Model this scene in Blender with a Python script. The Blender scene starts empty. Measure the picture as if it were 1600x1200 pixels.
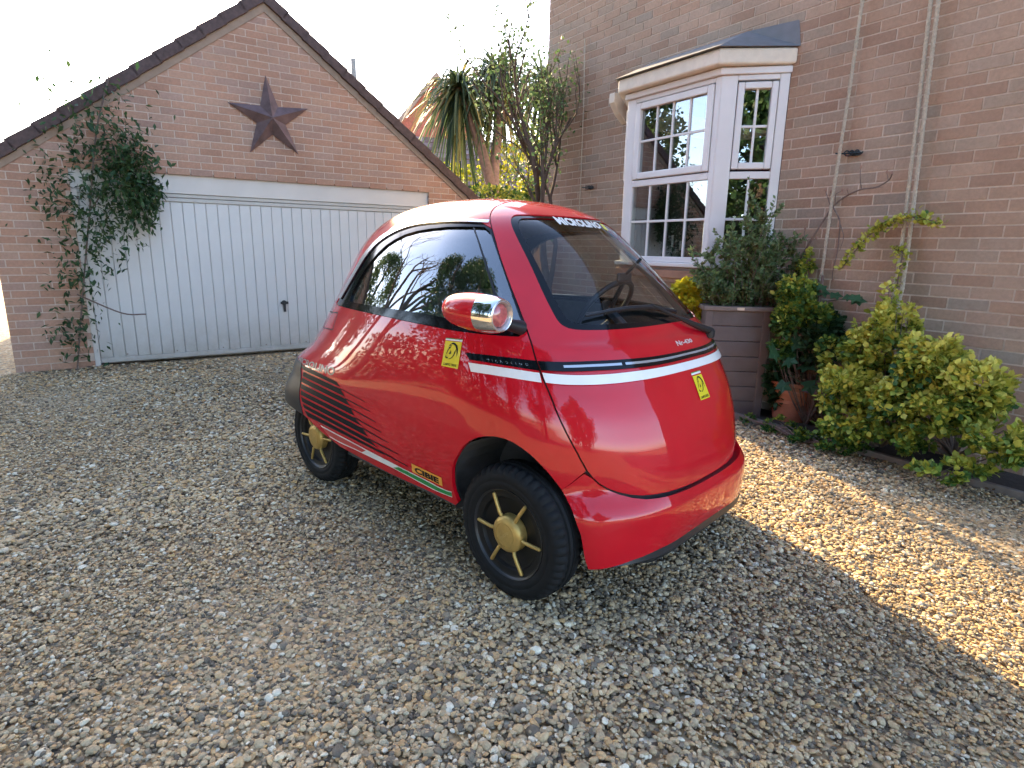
import bpy, bmesh, math, random
import numpy as np
from mathutils import Vector, Matrix
from mathutils.geometry import delaunay_2d_cdt
SC = bpy.context.scene
COL = SC.collection
rnd = random.Random(7)
RNG = np.random.default_rng(11)
# ------------------------------------------------------------------ camera
F_PX, PITCH, ROLL, CAM_H = 926.35, math.radians(12.929), math.radians(0.959), 1.317
FWD = np.array([0, math.cos(PITCH), -math.sin(PITCH)])
_r = np.array([1., 0, 0]); _u = np.cross(_r, FWD)
RIGHT = _r*math.cos(ROLL) + _u*math.sin(ROLL)
UP = -_r*math.sin(ROLL) + _u*math.cos(ROLL)
cam_d = bpy.data.cameras.new('camera'); cam_d.sensor_width = 36; cam_d.sensor_fit = 'HORIZONTAL'
cam_d.lens = F_PX/1600*36; cam_d.clip_start = .05; cam_d.clip_end = 900
cam = bpy.data.objects.new('camera', cam_d); COL.objects.link(cam)
M = Matrix.Identity(4)
for i in range(3):
    M[i][0], M[i][1], M[i][2] = RIGHT[i], UP[i], -FWD[i]
M[2][3] = CAM_H
cam.matrix_world = M
SC.camera = cam
def project(P):
    d = np.atleast_2d(P) - np.array([0, 0, CAM_H]); z = d@FWD
    return np.stack([800+F_PX*(d@RIGHT)/z, 600-F_PX*(d@UP)/z, z], 1)
# ------------------------------------------------------------------ sky, sun, exposure
SUN_AZ, SUN_EL = math.radians(-25), math.radians(27)      # azimuth from +Y towards +X
W = bpy.data.worlds.new('World'); SC.world = W; W.use_nodes = True
nt = W.node_tree; nt.nodes.clear()
sky = nt.nodes.new('ShaderNodeTexSky'); sky.sky_type = 'NISHITA'; sky.sun_disc = False
sky.sun_elevation = SUN_EL; sky.sun_rotation = SUN_AZ; sky.air_density = .75; sky.dust_density = 1.1; sky.ozone_density = .25
bg = nt.nodes.new('ShaderNodeBackground'); bg.inputs['Strength'].default_value = 0.15
wo = nt.nodes.new('ShaderNodeOutputWorld')
nt.links.new(sky.outputs[0], bg.inputs[0]); nt.links.new(bg.outputs[0], wo.inputs[0])
sun_d = bpy.data.lights.new('sun', 'SUN'); sun_d.energy = 3.3; sun_d.angle = math.radians(.8); sun_d.color = (1, .75, .41)
sun = bpy.data.objects.new('sun', sun_d); COL.objects.link(sun)
sdir = Vector((math.sin(SUN_AZ)*math.cos(SUN_EL), math.cos(SUN_AZ)*math.cos(SUN_EL), math.sin(SUN_EL)))
sun.rotation_euler = sdir.to_track_quat('Z', 'Y').to_euler(); sun.location = (-6, 12, 9)
SC.view_settings.view_transform = 'Standard'; SC.view_settings.look = 'None'
SC.view_settings.exposure = 2.7; SC.view_settings.gamma = 1.0
SC.render.engine = 'CYCLES'
SC.cycles.use_denoising = True; SC.cycles.max_bounces = 6; SC.cycles.transparent_max_bounces = 9
SC.cycles.diffuse_bounces = 3; SC.cycles.glossy_bounces = 4; SC.cycles.transmission_bounces = 5
SC.cycles.caustics_reflective = False; SC.cycles.caustics_refractive = False
SC.cycles.sample_clamp_indirect = 6
SC.cycles.use_adaptive_sampling = True; SC.cycles.adaptive_threshold = .02
# ------------------------------------------------------------------ materials
def nodes(name):
    m = bpy.data.materials.new(name); m.use_nodes = True
    n = m.node_tree.nodes; n.clear()
    out = n.new('ShaderNodeOutputMaterial'); b = n.new('ShaderNodeBsdfPrincipled')
    m.node_tree.links.new(b.outputs[0], out.inputs[0])
    return m, n, m.node_tree.links, b, out
def ramp(n, stops, interp='LINEAR'):
    r = n.new('ShaderNodeValToRGB'); r.color_ramp.interpolation = interp
    e = r.color_ramp.elements
    while len(e) < len(stops): e.new(.5)
    for k, (p, c) in zip(e, stops): k.position = p; k.color = (*c, 1)
    return r
def mixc(n, l, fac, a, b, mode='MIX'):
    x = n.new('ShaderNodeMix'); x.data_type = 'RGBA'; x.blend_type = mode
    for s, v in ((x.inputs[0], fac), (x.inputs[6], a), (x.inputs[7], b)):
        if isinstance(v, (int, float)): s.default_value = v
        elif isinstance(v, tuple): s.default_value = (*v, 1)
        else: l.new(v, s)
    return x.outputs[2]
def noise(n, l, scale, detail=4, rough=.6, coord='Object', vec=None):
    t = n.new('ShaderNodeTexNoise'); t.inputs['Scale'].default_value = scale
    t.inputs['Detail'].default_value = detail; t.inputs['Roughness'].default_value = rough
    if vec is None:
        c = n.new('ShaderNodeTexCoord'); vec = c.outputs[coord]
    l.new(vec, t.inputs['Vector'])
    return t
def bump(n, l, b, height, strength=.3, dist=.01):
    x = n.new('ShaderNodeBump'); x.inputs['Strength'].default_value = strength; x.inputs['Distance'].default_value = dist
    l.new(height, x.inputs['Height']); l.new(x.outputs[0], b.inputs['Normal'])
MATS = {}
def plain(name, col, rough=.5, metal=0., coat=0., var=.12, scale=14, bstr=0., spec=.5, coat_rough=.03, var_rough=.0):
    if name in MATS: return MATS[name]
    m, n, l, b, o = nodes(name)
    t = noise(n, l, scale)
    dark = tuple(c*(1-var) for c in col); light = tuple(min(1, c*(1+var)) for c in col)
    r = ramp(n, [(.3, dark), (.7, light)]); l.new(t.outputs[0], r.inputs[0]); l.new(r.outputs[0], b.inputs['Base Color'])
    b.inputs['Roughness'].default_value = rough; b.inputs['Metallic'].default_value = metal
    b.inputs['Coat Weight'].default_value = coat; b.inputs['Coat Roughness'].default_value = coat_rough
    b.inputs['Specular IOR Level'].default_value = spec
    if var_rough:
        r2 = ramp(n, [(.35, (max(0, rough-var_rough),)*3), (.7, (min(1, rough+var_rough),)*3)])
        l.new(t.outputs[0], r2.inputs[0]); l.new(r2.outputs[0], b.inputs['Roughness'])
    if bstr:
        t2 = noise(n, l, scale*6, 5); bump(n, l, b, t2.outputs[0], bstr, .004)
    MATS[name] = m
    return m
def randcol(name, stops, source, rough=.85, grain=60, gstr=.35, bstr=.4, bdist=.003, spec=.3, transl=0., patch=0.):
    """colour picked per piece: source 'object' (Object Info random) or 'attr' (colour attribute 'rv')"""
    m, n, l, b, o = nodes(name)
    if source == 'object':
        i = n.new('ShaderNodeObjectInfo'); fac = i.outputs['Random']
    else:
        i = n.new('ShaderNodeAttribute'); i.attribute_name = 'rv'; fac = i.outputs['Fac']
    r = ramp(n, stops); l.new(fac, r.inputs[0]); c = r.outputs[0]
    g = noise(n, l, grain, 5, .65)
    gr = ramp(n, [(.25, (1-gstr,)*3), (.75, (1+gstr*.5,)*3)]); l.new(g.outputs[0], gr.inputs[0])
    c = mixc(n, l, 1., c, gr.outputs[0], 'MULTIPLY')
    if patch:
        co = n.new('ShaderNodeNewGeometry')
        p = noise(n, l, 1.3, 4, .6, vec=co.outputs['Position'])
        pr_ = ramp(n, [(.35, (1-patch,)*3), (.65, (1.0,)*3)]); l.new(p.outputs[0], pr_.inputs[0])
        c = mixc(n, l, 1., c, pr_.outputs[0], 'MULTIPLY')
    l.new(c, b.inputs['Base Color']); b.inputs['Roughness'].default_value = rough
    b.inputs['Specular IOR Level'].default_value = spec
    if bstr: bump(n, l, b, g.outputs[0], bstr, bdist)
    if transl:
        t = n.new('ShaderNodeBsdfTranslucent'); l.new(c, t.inputs[0])
        mx = n.new('ShaderNodeMixShader'); mx.inputs[0].default_value = transl
        l.new(b.outputs[0], mx.inputs[1]); l.new(t.outputs[0], mx.inputs[2]); l.new(mx.outputs[0], o.inputs[0])
    return m
def glass(name, tint=(.9, .95, .95), base=.05, strength=1.0, rough=0.0):
    m, n, l, b, o = nodes(name); n.remove(b)
    tr = n.new('ShaderNodeBsdfTransparent'); tr.inputs[0].default_value = (*tint, 1)
    gl = n.new('ShaderNodeBsdfGlossy'); gl.inputs['Roughness'].default_value = rough
    lw = n.new('ShaderNodeLayerWeight'); lw.inputs[0].default_value = .5
    pw = n.new('ShaderNodeMath'); pw.operation = 'POWER'; pw.inputs[1].default_value = 4.2; l.new(lw.outputs['Facing'], pw.inputs[0])
    ma = n.new('ShaderNodeMath'); ma.operation = 'MULTIPLY_ADD'; ma.use_clamp = True
    ma.inputs[1].default_value = strength; ma.inputs[2].default_value = base
    l.new(pw.outputs[0], ma.inputs[0])
    mx = n.new('ShaderNodeMixShader'); l.new(ma.outputs[0], mx.inputs[0]); l.new(tr.outputs[0], mx.inputs[1]); l.new(gl.outputs[0], mx.inputs[2])
    l.new(mx.outputs[0], o.inputs[0])
    return m
# ------------------------------------------------------------------ object helpers
def link(name, me, mat=None, parent=None, smooth=False):
    o = bpy.data.objects.new(name, me); COL.objects.link(o)
    if mat and me is not None and len(me.materials) == 0: me.materials.append(mat)
    if parent: o.parent = parent
    if smooth:
        for p in me.polygons: p.use_smooth = True
    return o
def tag(o, label=None, cat=None, group=None, kind=None):
    for k, v in (('label', label), ('category', cat), ('group', group), ('kind', kind)):
        if v: o[k] = v
    return o
def thing(name, label, cat, loc=(0, 0, 0), rz=0, group=None):
    o = bpy.data.objects.new(name, None); COL.objects.link(o); o.location = loc; o.rotation_euler = (0, 0, rz)
    o.empty_display_size = .1
    return tag(o, label, cat, group)
class MB:
    """collects shapes into one mesh"""
    def __init__(s): s.v = []; s.f = []; s.c = []
    def add(s, v, f, rv=None):
        k = len(s.v); s.v += [tuple(map(float, p)) for p in v]; s.f += [tuple(k+i for i in q) for q in f]
        s.c += [rv if rv is not None else .5]*len(v)
        return s
    def box(s, x0, x1, y0, y1, z0, z1, rv=None):
        return s.add([(x0,y0,z0),(x1,y0,z0),(x1,y1,z0),(x0,y1,z0),(x0,y0,z1),(x1,y0,z1),(x1,y1,z1),(x0,y1,z1)],
                     [(0,3,2,1),(4,5,6,7),(0,1,5,4),(1,2,6,5),(2,3,7,6),(3,0,4,7)], rv)
    def prism(s, poly, axis, a, b):
        """polygon (2d) extruded along axis from a to b"""
        n = len(poly); put = {'x': lambda p, t: (t, p[0], p[1]), 'y': lambda p, t: (p[0], t, p[1]), 'z': lambda p, t: (p[0], p[1], t)}[axis]
        v = [put(p, a) for p in poly]+[put(p, b) for p in poly]
        return s.add(v, [tuple(range(n)), tuple(range(2*n-1, n-1, -1))]+[(i, i+n, (i+1) % n+n, (i+1) % n) for i in range(n)])
    def tube(s, pts, rads, seg=8, caps=True, rv=None):
        pts = [Vector(p) for p in pts]
        if not hasattr(rads, '__len__'): rads = [rads]*len(pts)
        v = []; f = []
        t0 = (pts[1]-pts[0]).normalized(); ref = Vector((0, 0, 1)) if abs(t0.z) < .9 else Vector((1, 0, 0))
        a = t0.cross(ref).normalized()
        for i, p in enumerate(pts):
            t = (pts[min(i+1, len(pts)-1)]-pts[max(i-1, 0)]).normalized()
            a = (a-t*a.dot(t)).normalized(); b = t.cross(a)
            for k in range(seg):
                an = 2*math.pi*k/seg; v.append(p+(a*math.cos(an)+b*math.sin(an))*rads[i])
        for i in range(len(pts)-1):
            for k in range(seg):
                k2 = (k+1) % seg; f.append((i*seg+k, i*seg+k2, (i+1)*seg+k2, (i+1)*seg+k))
        if caps: f.append(tuple(range(seg-1, -1, -1))); f.append(tuple((len(pts)-1)*seg+k for k in range(seg)))
        return s.add(v, f, rv)
    def lathe(s, prof, seg=48, axis='z', c=(0, 0, 0), caps=True):
        """profile of (radius, height) turned about an axis"""
        v = []; f = []; n = len(prof)
        for k in range(seg):
            a = 2*math.pi*k/seg
            for r, h in prof:
                x, y = r*math.cos(a), r*math.sin(a)
                p = {'z': (x, y, h), 'y': (x, h, y), 'x': (h, x, y)}[axis]
                v.append((p[0]+c[0], p[1]+c[1], p[2]+c[2]))
        for k in range(seg):
            k2 = (k+1) % seg
            for i in range(n-1): f.append((k*n+i, k2*n+i, k2*n+i+1, k*n+i+1))
        if caps:
            if prof[0][0] > 1e-6: f.append(tuple(k*n for k in range(seg-1, -1, -1)))
            if prof[-1][0] > 1e-6: f.append(tuple(k*n+n-1 for k in range(seg)))
        return s.add(v, f)
    def mesh(s, name):
        me = bpy.data.meshes.new(name); me.from_pydata(s.v, [], s.f); me.update()
        bm = bmesh.new(); bm.from_mesh(me); bmesh.ops.recalc_face_normals(bm, faces=bm.faces); bm.to_mesh(me); bm.free()
        return me
    def build(s, name, mat, parent=None, smooth=False, bevel=0., seg=2, auto=True, rv=False):
        me = s.mesh(name)
        if rv:
            at = me.attributes.new('rv', 'FLOAT', 'POINT'); at.data.foreach_set('value', s.c)
        o = link(name, me, mat, parent, smooth)
        if smooth and auto: me.set_sharp_from_angle(angle=math.radians(38))
        if bevel:
            b = o.modifiers.new('bevel', 'BEVEL'); b.width = bevel; b.segments = seg; b.limit_method = 'ANGLE'; b.angle_limit = math.radians(40)
        return o
def npmesh(name, V, Fq, rv=None):
    """fast mesh from arrays; Fq (n,3) or (n,4)"""
    me = bpy.data.meshes.new(name); k = Fq.shape[1]
    me.vertices.add(len(V)); me.vertices.foreach_set('co', np.asarray(V, np.float32).ravel())
    me.loops.add(Fq.size); me.loops.foreach_set('vertex_index', Fq.astype(np.int32).ravel())
    me.polygons.add(len(Fq)); me.polygons.foreach_set('loop_start', np.arange(0, Fq.size, k, dtype=np.int32))
    me.update(calc_edges=True); me.shade_flat()
    if rv is not None:
        at = me.attributes.new('rv', 'FLOAT', 'POINT'); at.data.foreach_set('value', np.asarray(rv, np.float32))
    return me
def text_tris(txt, bold=0.012, space=1.0):
    """flat text from the built-in font as (verts 0..1, faces) in its own bounding box"""
    cu = bpy.data.curves.new('t', 'FONT'); cu.body = txt; cu.offset = bold; cu.resolution_u = 3; cu.space_character = space
    o = bpy.data.objects.new('t', cu); COL.objects.link(o)
    dg = bpy.context.evaluated_depsgraph_get(); dg.update()
    me = o.evaluated_get(dg).to_mesh()
    v = np.array([q.co[:2] for q in me.vertices]); f = [tuple(p.vertices) for p in me.polygons]
    o.evaluated_get(dg).to_mesh_clear(); bpy.data.objects.remove(o); bpy.data.curves.remove(cu)
    lo, hi = v.min(0), v.max(0)
    return (v-lo)/(hi-lo), f, (hi-lo)
# ------------------------------------------------------------------ foliage
LEAF_SHAPES = {
 'oval': ([(0, 0, 0), (.32, .3, .05), (.36, .6, .06), (0, 1, -.04), (-.36, .6, .06), (-.32, .3, .05), (0, .5, 0)],
          [(0, 1, 6), (1, 2, 6), (2, 3, 6), (3, 4, 6), (4, 5, 6), (5, 0, 6)]),
 'slim': ([(0, 0, 0), (.14, .45, .03), (0, 1, -.06), (-.14, .45, .03)], [(0, 1, 2), (0, 2, 3)]),
 'lobed': ([(0, 0, 0), (.5, .05, .02), (.34, .35, .05), (.62, .62, 0), (.27, .68, .05), (0, 1.05, -.05), (-.27, .68, .05), (-.62, .62, 0), (-.34, .35, .05), (-.5, .05, .02), (0, .4, 0)],
           [(0, 1, 10), (1, 2, 10), (2, 3, 10), (3, 4, 10), (4, 5, 10), (5, 6, 10), (6, 7, 10), (7, 8, 10), (8, 9, 10), (9, 0, 10)]),
}
def leaf_array(shape, C, D, Nn, L, Wd=1.0):
    """leaves at C pointing along D with face normal about Nn, length L"""
    tv, tf = LEAF_SHAPES[shape]; tv = np.array(tv); tf = np.array(tf)
    D = D/np.linalg.norm(D, axis=1, keepdims=True)
    S = np.cross(D, Nn); S /= np.linalg.norm(S, axis=1, keepdims=True)+1e-9
    N2 = np.cross(S, D)
    L = np.broadcast_to(np.asarray(L, float), (len(C),))
    V = C[:, None]+L[:, None, None]*(tv[None, :, 0:1]*Wd*S[:, None]+tv[None, :, 1:2]*D[:, None]+tv[None, :, 2:3]*N2[:, None])
    Fa = tf[None]+(np.arange(len(C))*len(tv))[:, None, None]
    return V.reshape(-1, 3), Fa.reshape(-1, 3), len(tv)
def unit(n, rng=RNG):
    v = rng.normal(size=(n, 3)); return v/np.linalg.norm(v, axis=1, keepdims=True)
def foliage(name, parent, mat, C, L, shape='oval', up=.5, out=None, outw=.6, Wd=1.0, rng=RNG, rv=None, droop=0.):
    n = len(C); D = unit(n, rng)
    if out is not None: D = D+out*outw
    D[:, 2] += up*.6-droop
    Nn = unit(n, rng); Nn[:, 2] += 1.2
    V, Fa, k = leaf_array(shape, C, D, Nn, L, Wd)
    if rv is None: rv = rng.random(n)
    o = link(name, npmesh(name, V, Fa, np.repeat(rv, k)), mat, parent)
    o['kind'] = 'stuff'
    return o
def blob_points(n, c, r, rng=RNG, shell=.55, lumps=14, lump=.34):
    """points for leaves: clumps scattered through an ellipsoid, denser near its skin"""
    c = np.array(c); r = np.array(r)
    k = unit(lumps, rng)*(shell+(1-shell)*rng.random((lumps, 1))**.6)
    i = rng.integers(0, lumps, n)
    p = k[i]*.8+unit(n, rng)*lump*rng.random((n, 1))**.45
    return c+p*r, p/(np.linalg.norm(p, axis=1, keepdims=True)+1e-6)
# ------------------------------------------------------------------ placing: the walls and the ground as real planes
TH = math.radians(33.42)
DH = np.array([-math.sin(TH), math.cos(TH)]); DN = np.array([-math.cos(TH), -math.sin(TH)])   # along the house wall (away), out of it
DG = np.array([math.cos(TH), math.sin(TH)]); GN = np.array([-math.sin(TH), math.cos(TH)])     # along the garage front, into it
H_OFF, G_OFF = -4.49, 7.634
H_LOC = (*(DN*H_OFF), 0.); H_ROT = math.atan2(-DH[1], -DH[0])
G_LOC = (*(GN*G_OFF), 0.); G_ROT = TH
def ray(px): return FWD+RIGHT*(px[0]-800)/F_PX-UP*(px[1]-600)/F_PX
def at(px, depth): return np.array([0, 0, CAM_H])+ray(px)*depth
def on_ground(px, z=0.):
    d = ray(px); return np.array([0, 0, CAM_H])+d*((z-CAM_H)/d[2])
def on_house(px, out=0.):
    """world point on the plane 'out' metres in front of the house wall"""
    d = ray(px); t = (H_OFF+out)/(d[:2]@DN); return np.array([0, 0, CAM_H])+d*t
def house_local(p): q = np.asarray(p); return np.array([-(q[:2]@DH), -(q[:2]@DN)+H_OFF, q[2]])
def on_garage(px, out=0.):
    d = ray(px); t = (G_OFF-out)/(d[:2]@GN); return np.array([0, 0, CAM_H])+d*t
def house_world(x, y, z): p = -DH*x-DN*y+DN*H_OFF; return np.array([p[0], p[1], z])
def garage_world(x, y, z): p = DG*x+GN*y+GN*G_OFF; return np.array([p[0], p[1], z])
# ------------------------------------------------------------------ ground and gravel
m, n, l, b, o = nodes('ground_gravel')
co = n.new('ShaderNodeTexCoord'); vo = n.new('ShaderNodeTexVoronoi'); vo.inputs['Scale'].default_value = 42
l.new(co.outputs['Object'], vo.inputs['Vector'])
sv = n.new('ShaderNodeSeparateColor'); l.new(vo.outputs['Color'], sv.inputs[0])
GST = [(0., (.16, .135, .105)), (.12, (.26, .215, .16)), (.26, (.46, .355, .22)), (.42, (.60, .46, .285)), (.56, (.62, .40, .20)), (.70, (.64, .53, .35)), (.82, (.68, .43, .19)), (.92, (.77, .67, .48)), (1., (.83, .76, .60))]
r = ramp(n, GST); l.new(sv.outputs[0], r.inputs[0])
dk = ramp(n, [(0., (1, 1, 1)), (.55, (.6, .56, .5))]); l.new(vo.outputs['Distance'], dk.inputs[0])
l.new(mixc(n, l, 1., r.outputs[0], dk.outputs[0], 'MULTIPLY'), b.inputs['Base Color']); b.inputs['Roughness'].default_value = .9
inv = n.new('ShaderNodeMath'); inv.operation = 'SUBTRACT'; inv.inputs[0].default_value = 1; l.new(vo.outputs['Distance'], inv.inputs[1])
bump(n, l, b, inv.outputs[0], .8, .012)
bm = bmesh.new(); bmesh.ops.create_grid(bm, x_segments=2, y_segments=2, size=220)
me = bpy.data.meshes.new('ground'); bm.to_mesh(me); bm.free()
g = link('ground', me, m); g['kind'] = 'structure'; g.location = (0, 0, -.012)

def stone(seed):
    bm = bmesh.new(); bmesh.ops.create_icosphere(bm, subdivisions=2, radius=.5); rr = random.Random(seed)
    sx, sy, sz = 1., rr.uniform(.62, .95), rr.uniform(.38, .62)
    planes = [(Vector((rr.gauss(0, 1), rr.gauss(0, 1), rr.gauss(0, 1))).normalized(), rr.uniform(.26, .42)) for _ in range(7)]
    for v in bm.verts:
        for nn, d in planes:
            k = v.co.dot(nn)
            if k > d: v.co -= nn*(k-d)*.85
        v.co = Vector((v.co.x*sx, v.co.y*sy, v.co.z*sz))
    me = bpy.data.meshes.new('pebble'); bm.to_mesh(me); bm.free()
    for p in me.polygons: p.use_smooth = True
    me.set_sharp_from_angle(angle=math.radians(42))
    return me
GMAT = randcol('pebbles', GST, 'object', rough=.88, grain=3.0, gstr=.35, bstr=.25, bdist=.06, spec=.15)
# dusty and cleaner patches across the drive
n = GMAT.node_tree.nodes; l = GMAT.node_tree.links; b = [q for q in n if q.type == 'BSDF_PRINCIPLED'][0]; src = b.inputs['Base Color'].links[0].from_socket
oi = n.new('ShaderNodeObjectInfo'); pt_ = noise(n, l, .9, 4, .6, vec=oi.outputs['Location']); rp = ramp(n, [(.32, (.74, .72, .70)), (.66, (1.06, 1.04, 1.0))]); l.new(pt_.outputs[0], rp.inputs[0])
l.new(mixc(n, l, 1., src, rp.outputs[0], 'MULTIPLY'), b.inputs['Base Color'])
pcol = bpy.data.collections.new('pebble_kinds')
for k in range(9):
    me = stone(40+k); me.materials.append(GMAT); pcol.objects.link(bpy.data.objects.new('pebble', me))
def scatter(y0, y1, dens, size):
    tn = math.tan(math.radians(43)); wd_ = lambda y: y*tn+.38
    area_n = int(((y1*y1-y0*y0)*tn+2*.38*(y1-y0))*dens); y = RNG.uniform(y0, y1, area_n*2); y = y[RNG.random(area_n*2) < wd_(y)/wd_(y1)][:area_n]; area_n = len(y)
    x = RNG.uniform(-1, 1, area_n)*wd_(y)
    s = size*np.exp(RNG.normal(0, .33, area_n))
    return np.stack([x, y, RNG.uniform(-.006, .006, area_n)], 1), np.clip(s, .009, .042)
A = [scatter(.85, 2.3, 8200, .0160), scatter(2.3, 3.8, 5400, .0175), scatter(3.8, 6., 2500, .022), scatter(6, 10.5, 620, .034)]
GP = np.concatenate([a[0] for a in A]); GS = np.concatenate([a[1] for a in A])
hd = -(GP[:, :2]@DN)+H_OFF; gd = GP[:, :2]@GN-G_OFF
keep = (hd < -.32) & (gd < -.02) | ((hd < -.32) & (GP[:, :2]@DG > 4.6) & (gd < 1.5))
GP, GS = GP[keep], GS[keep]
GP[:, 2] += .007*np.sin(GP[:, 0]*2.3+1.1*np.sin(GP[:, 1]*1.7))+.006*np.sin(GP[:, 1]*3.1+GP[:, 0]*1.2)   # trodden hollows
GS *= 1+.16*np.sin(GP[:, 0]*1.9+2.*np.sin(GP[:, 1]*1.3))
me = bpy.data.meshes.new('gravel'); me.vertices.add(len(GP)); me.vertices.foreach_set('co', GP.astype(np.float32).ravel()); me.update()
at_ = me.attributes.new('size', 'FLOAT', 'POINT'); at_.data.foreach_set('value', GS.astype(np.float32))
gravel = link('gravel', me); tag(gravel, 'loose tan and grey gravel covering the driveway', 'gravel', kind='stuff')
ng = bpy.data.node_groups.new('gravel_scatter', 'GeometryNodeTree')
ng.interface.new_socket('Geometry', in_out='INPUT', socket_type='NodeSocketGeometry'); ng.interface.new_socket('Geometry', in_out='OUTPUT', socket_type='NodeSocketGeometry')
N = ng.nodes; gi = N.new('NodeGroupInput'); go = N.new('NodeGroupOutput'); ip = N.new('GeometryNodeInstanceOnPoints'); ci = N.new('GeometryNodeCollectionInfo')
ci.inputs[0].default_value = pcol; ci.inputs[1].default_value = True; ci.inputs[2].default_value = True; ip.inputs['Pick Instance'].default_value = True
rv = N.new('FunctionNodeRandomValue'); rv.data_type = 'FLOAT_VECTOR'; rv.inputs[0].default_value = (-.45, -.45, 0); rv.inputs[1].default_value = (.45, .45, 6.283)
na = N.new('GeometryNodeInputNamedAttribute'); na.data_type = 'FLOAT'; na.inputs[0].default_value = 'size'
gl = ng.links.new
gl(gi.outputs[0], ip.inputs['Points']); gl(ci.outputs[0], ip.inputs['Instance']); gl(rv.outputs[0], ip.inputs['Rotation']); gl(na.outputs[0], ip.inputs['Scale']); gl(ip.outputs[0], go.inputs[0])
gravel.modifiers.new('scatter', 'NODES').node_group = ng
# ------------------------------------------------------------------ brickwork
def brick_mesh():
    a, z, c = .1075, .0325, .0018
    v = [(-a, c, -z), (a, c, -z), (a, c, z), (-a, c, z), (-a+c, 0, -z+c), (a-c, 0, -z+c), (a-c, 0, z-c), (-a+c, 0, z-c), (-a, .09, -z), (a, .09, -z), (a, .09, z), (-a, .09, z)]
    f = [(4, 5, 6, 7), (0, 1, 5, 4), (1, 2, 6, 5), (2, 3, 7, 6), (3, 0, 4, 7), (0, 8, 9, 1), (1, 9, 10, 2), (2, 10, 11, 3), (3, 11, 8, 0)]
    me = bpy.data.meshes.new('brick'); me.from_pydata(v, [], f); me.update(); return me
def lay(z0, z1, intervals, course=.075):
    out = []
    for i in range(int((z1-z0)/course+.5)):
        zc = z0+i*course+.0325+.005; off = .1125*(i % 2)
        for x0, x1 in intervals(zc):
            k0 = math.floor((x0-off)/.225)-1
            for k in range(k0, int((x1-off)/.225)+2):
                a, c = max(x0, k*.225+off+.005), min(x1, k*.225+off+.22)
                if c-a > .035: out.append(((a+c)/2, zc, c-a))
    return out
def brickwork(wall, bricks, to_world, m_obj, m_attr, nmax=300, seed=3):
    rr = np.random.default_rng(seed); B = np.array(bricks)
    Wp = np.array([to_world(x, 0, z) for x, z, w in bricks]); q = project(Wp)
    vis = (q[:, 2] > .3) & (q[:, 0] > 10) & (q[:, 0] < 1590) & (q[:, 1] > 10) & (q[:, 1] < 1190)
    inph = (q[:, 0] > 190) & (q[:, 0] < 1410) & (q[:, 1] > 150)
    score = np.where(vis, B[:, 2]/np.maximum(q[:, 2], .3)+inph*.2, 0); order = np.argsort(-score)[:nmax]
    me = brick_mesh(); me.materials.append(m_obj); sel = set(order[score[order] > 0].tolist())
    V = []; F = []; C = []
    for i, (x, z, w) in enumerate(bricks):
        dy = rr.uniform(-.0015, .0012)
        if i in sel:
            o = bpy.data.objects.new('brick', me); COL.objects.link(o); o.parent = wall
            o.location = (x, dy, z+rr.uniform(-.001, .001)); o.scale = (w/.215, 1, 1); o.rotation_euler = (0, rr.normal(0, .003), 0)
        else:
            k = len(V)*1; a = w/2; z_ = .0325
            V += [(x-a, dy, z-z_), (x+a, dy, z-z_), (x+a, dy, z+z_), (x-a, dy, z+z_), (x-a, .05, z-z_), (x+a, .05, z-z_), (x+a, .05, z+z_), (x-a, .05, z+z_)]
            F += [(k, k+1, k+2, k+3), (k, k+4, k+5, k+1), (k+1, k+5, k+6, k+2), (k+2, k+6, k+7, k+3), (k+3, k+7, k+4, k)]
            C += [rr.random()]*8
    if V:
        o = link('brickwork', npmesh('brickwork', np.array(V), np.array(F), C), m_attr, wall); o['kind'] = 'stuff'
HB = [(0., (.36, .225, .155)), (.25, (.42, .265, .18)), (.5, (.45, .30, .21)), (.72, (.43, .305, .225)), (.90, (.40, .29, .21)), (1., (.34, .265, .205))]
GB = [(0., (.44, .25, .17)), (.3, (.49, .28, .19)), (.6, (.50, .31, .215)), (.85, (.46, .30, .23)), (1., (.40, .25, .19))]
hb_o = randcol('house_brick', HB, 'object', patch=.2, grain=45, gstr=.28, bstr=.5, bdist=.002); hb_a = randcol('house_brick_far', HB, 'attr', patch=.2, grain=45, gstr=.28, bstr=.5, bdist=.002)
gb_o = randcol('garage_brick', GB, 'object', patch=.2, grain=40, gstr=.25, bstr=.5, bdist=.002); gb_a = randcol('garage_brick_far', GB, 'attr', patch=.2, grain=40, gstr=.25, bstr=.5, bdist=.002)
mortar = plain('mortar', (.56, .45, .36), .95, var=.15, scale=30, bstr=.4)
white_pvc = plain('white_upvc', (.70, .675, .655), .35, var=.04, scale=5)
white_paint = plain('white_door_paint', (.60, .595, .57), .45, var=.05, scale=2.5, var_rough=.1)
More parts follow.
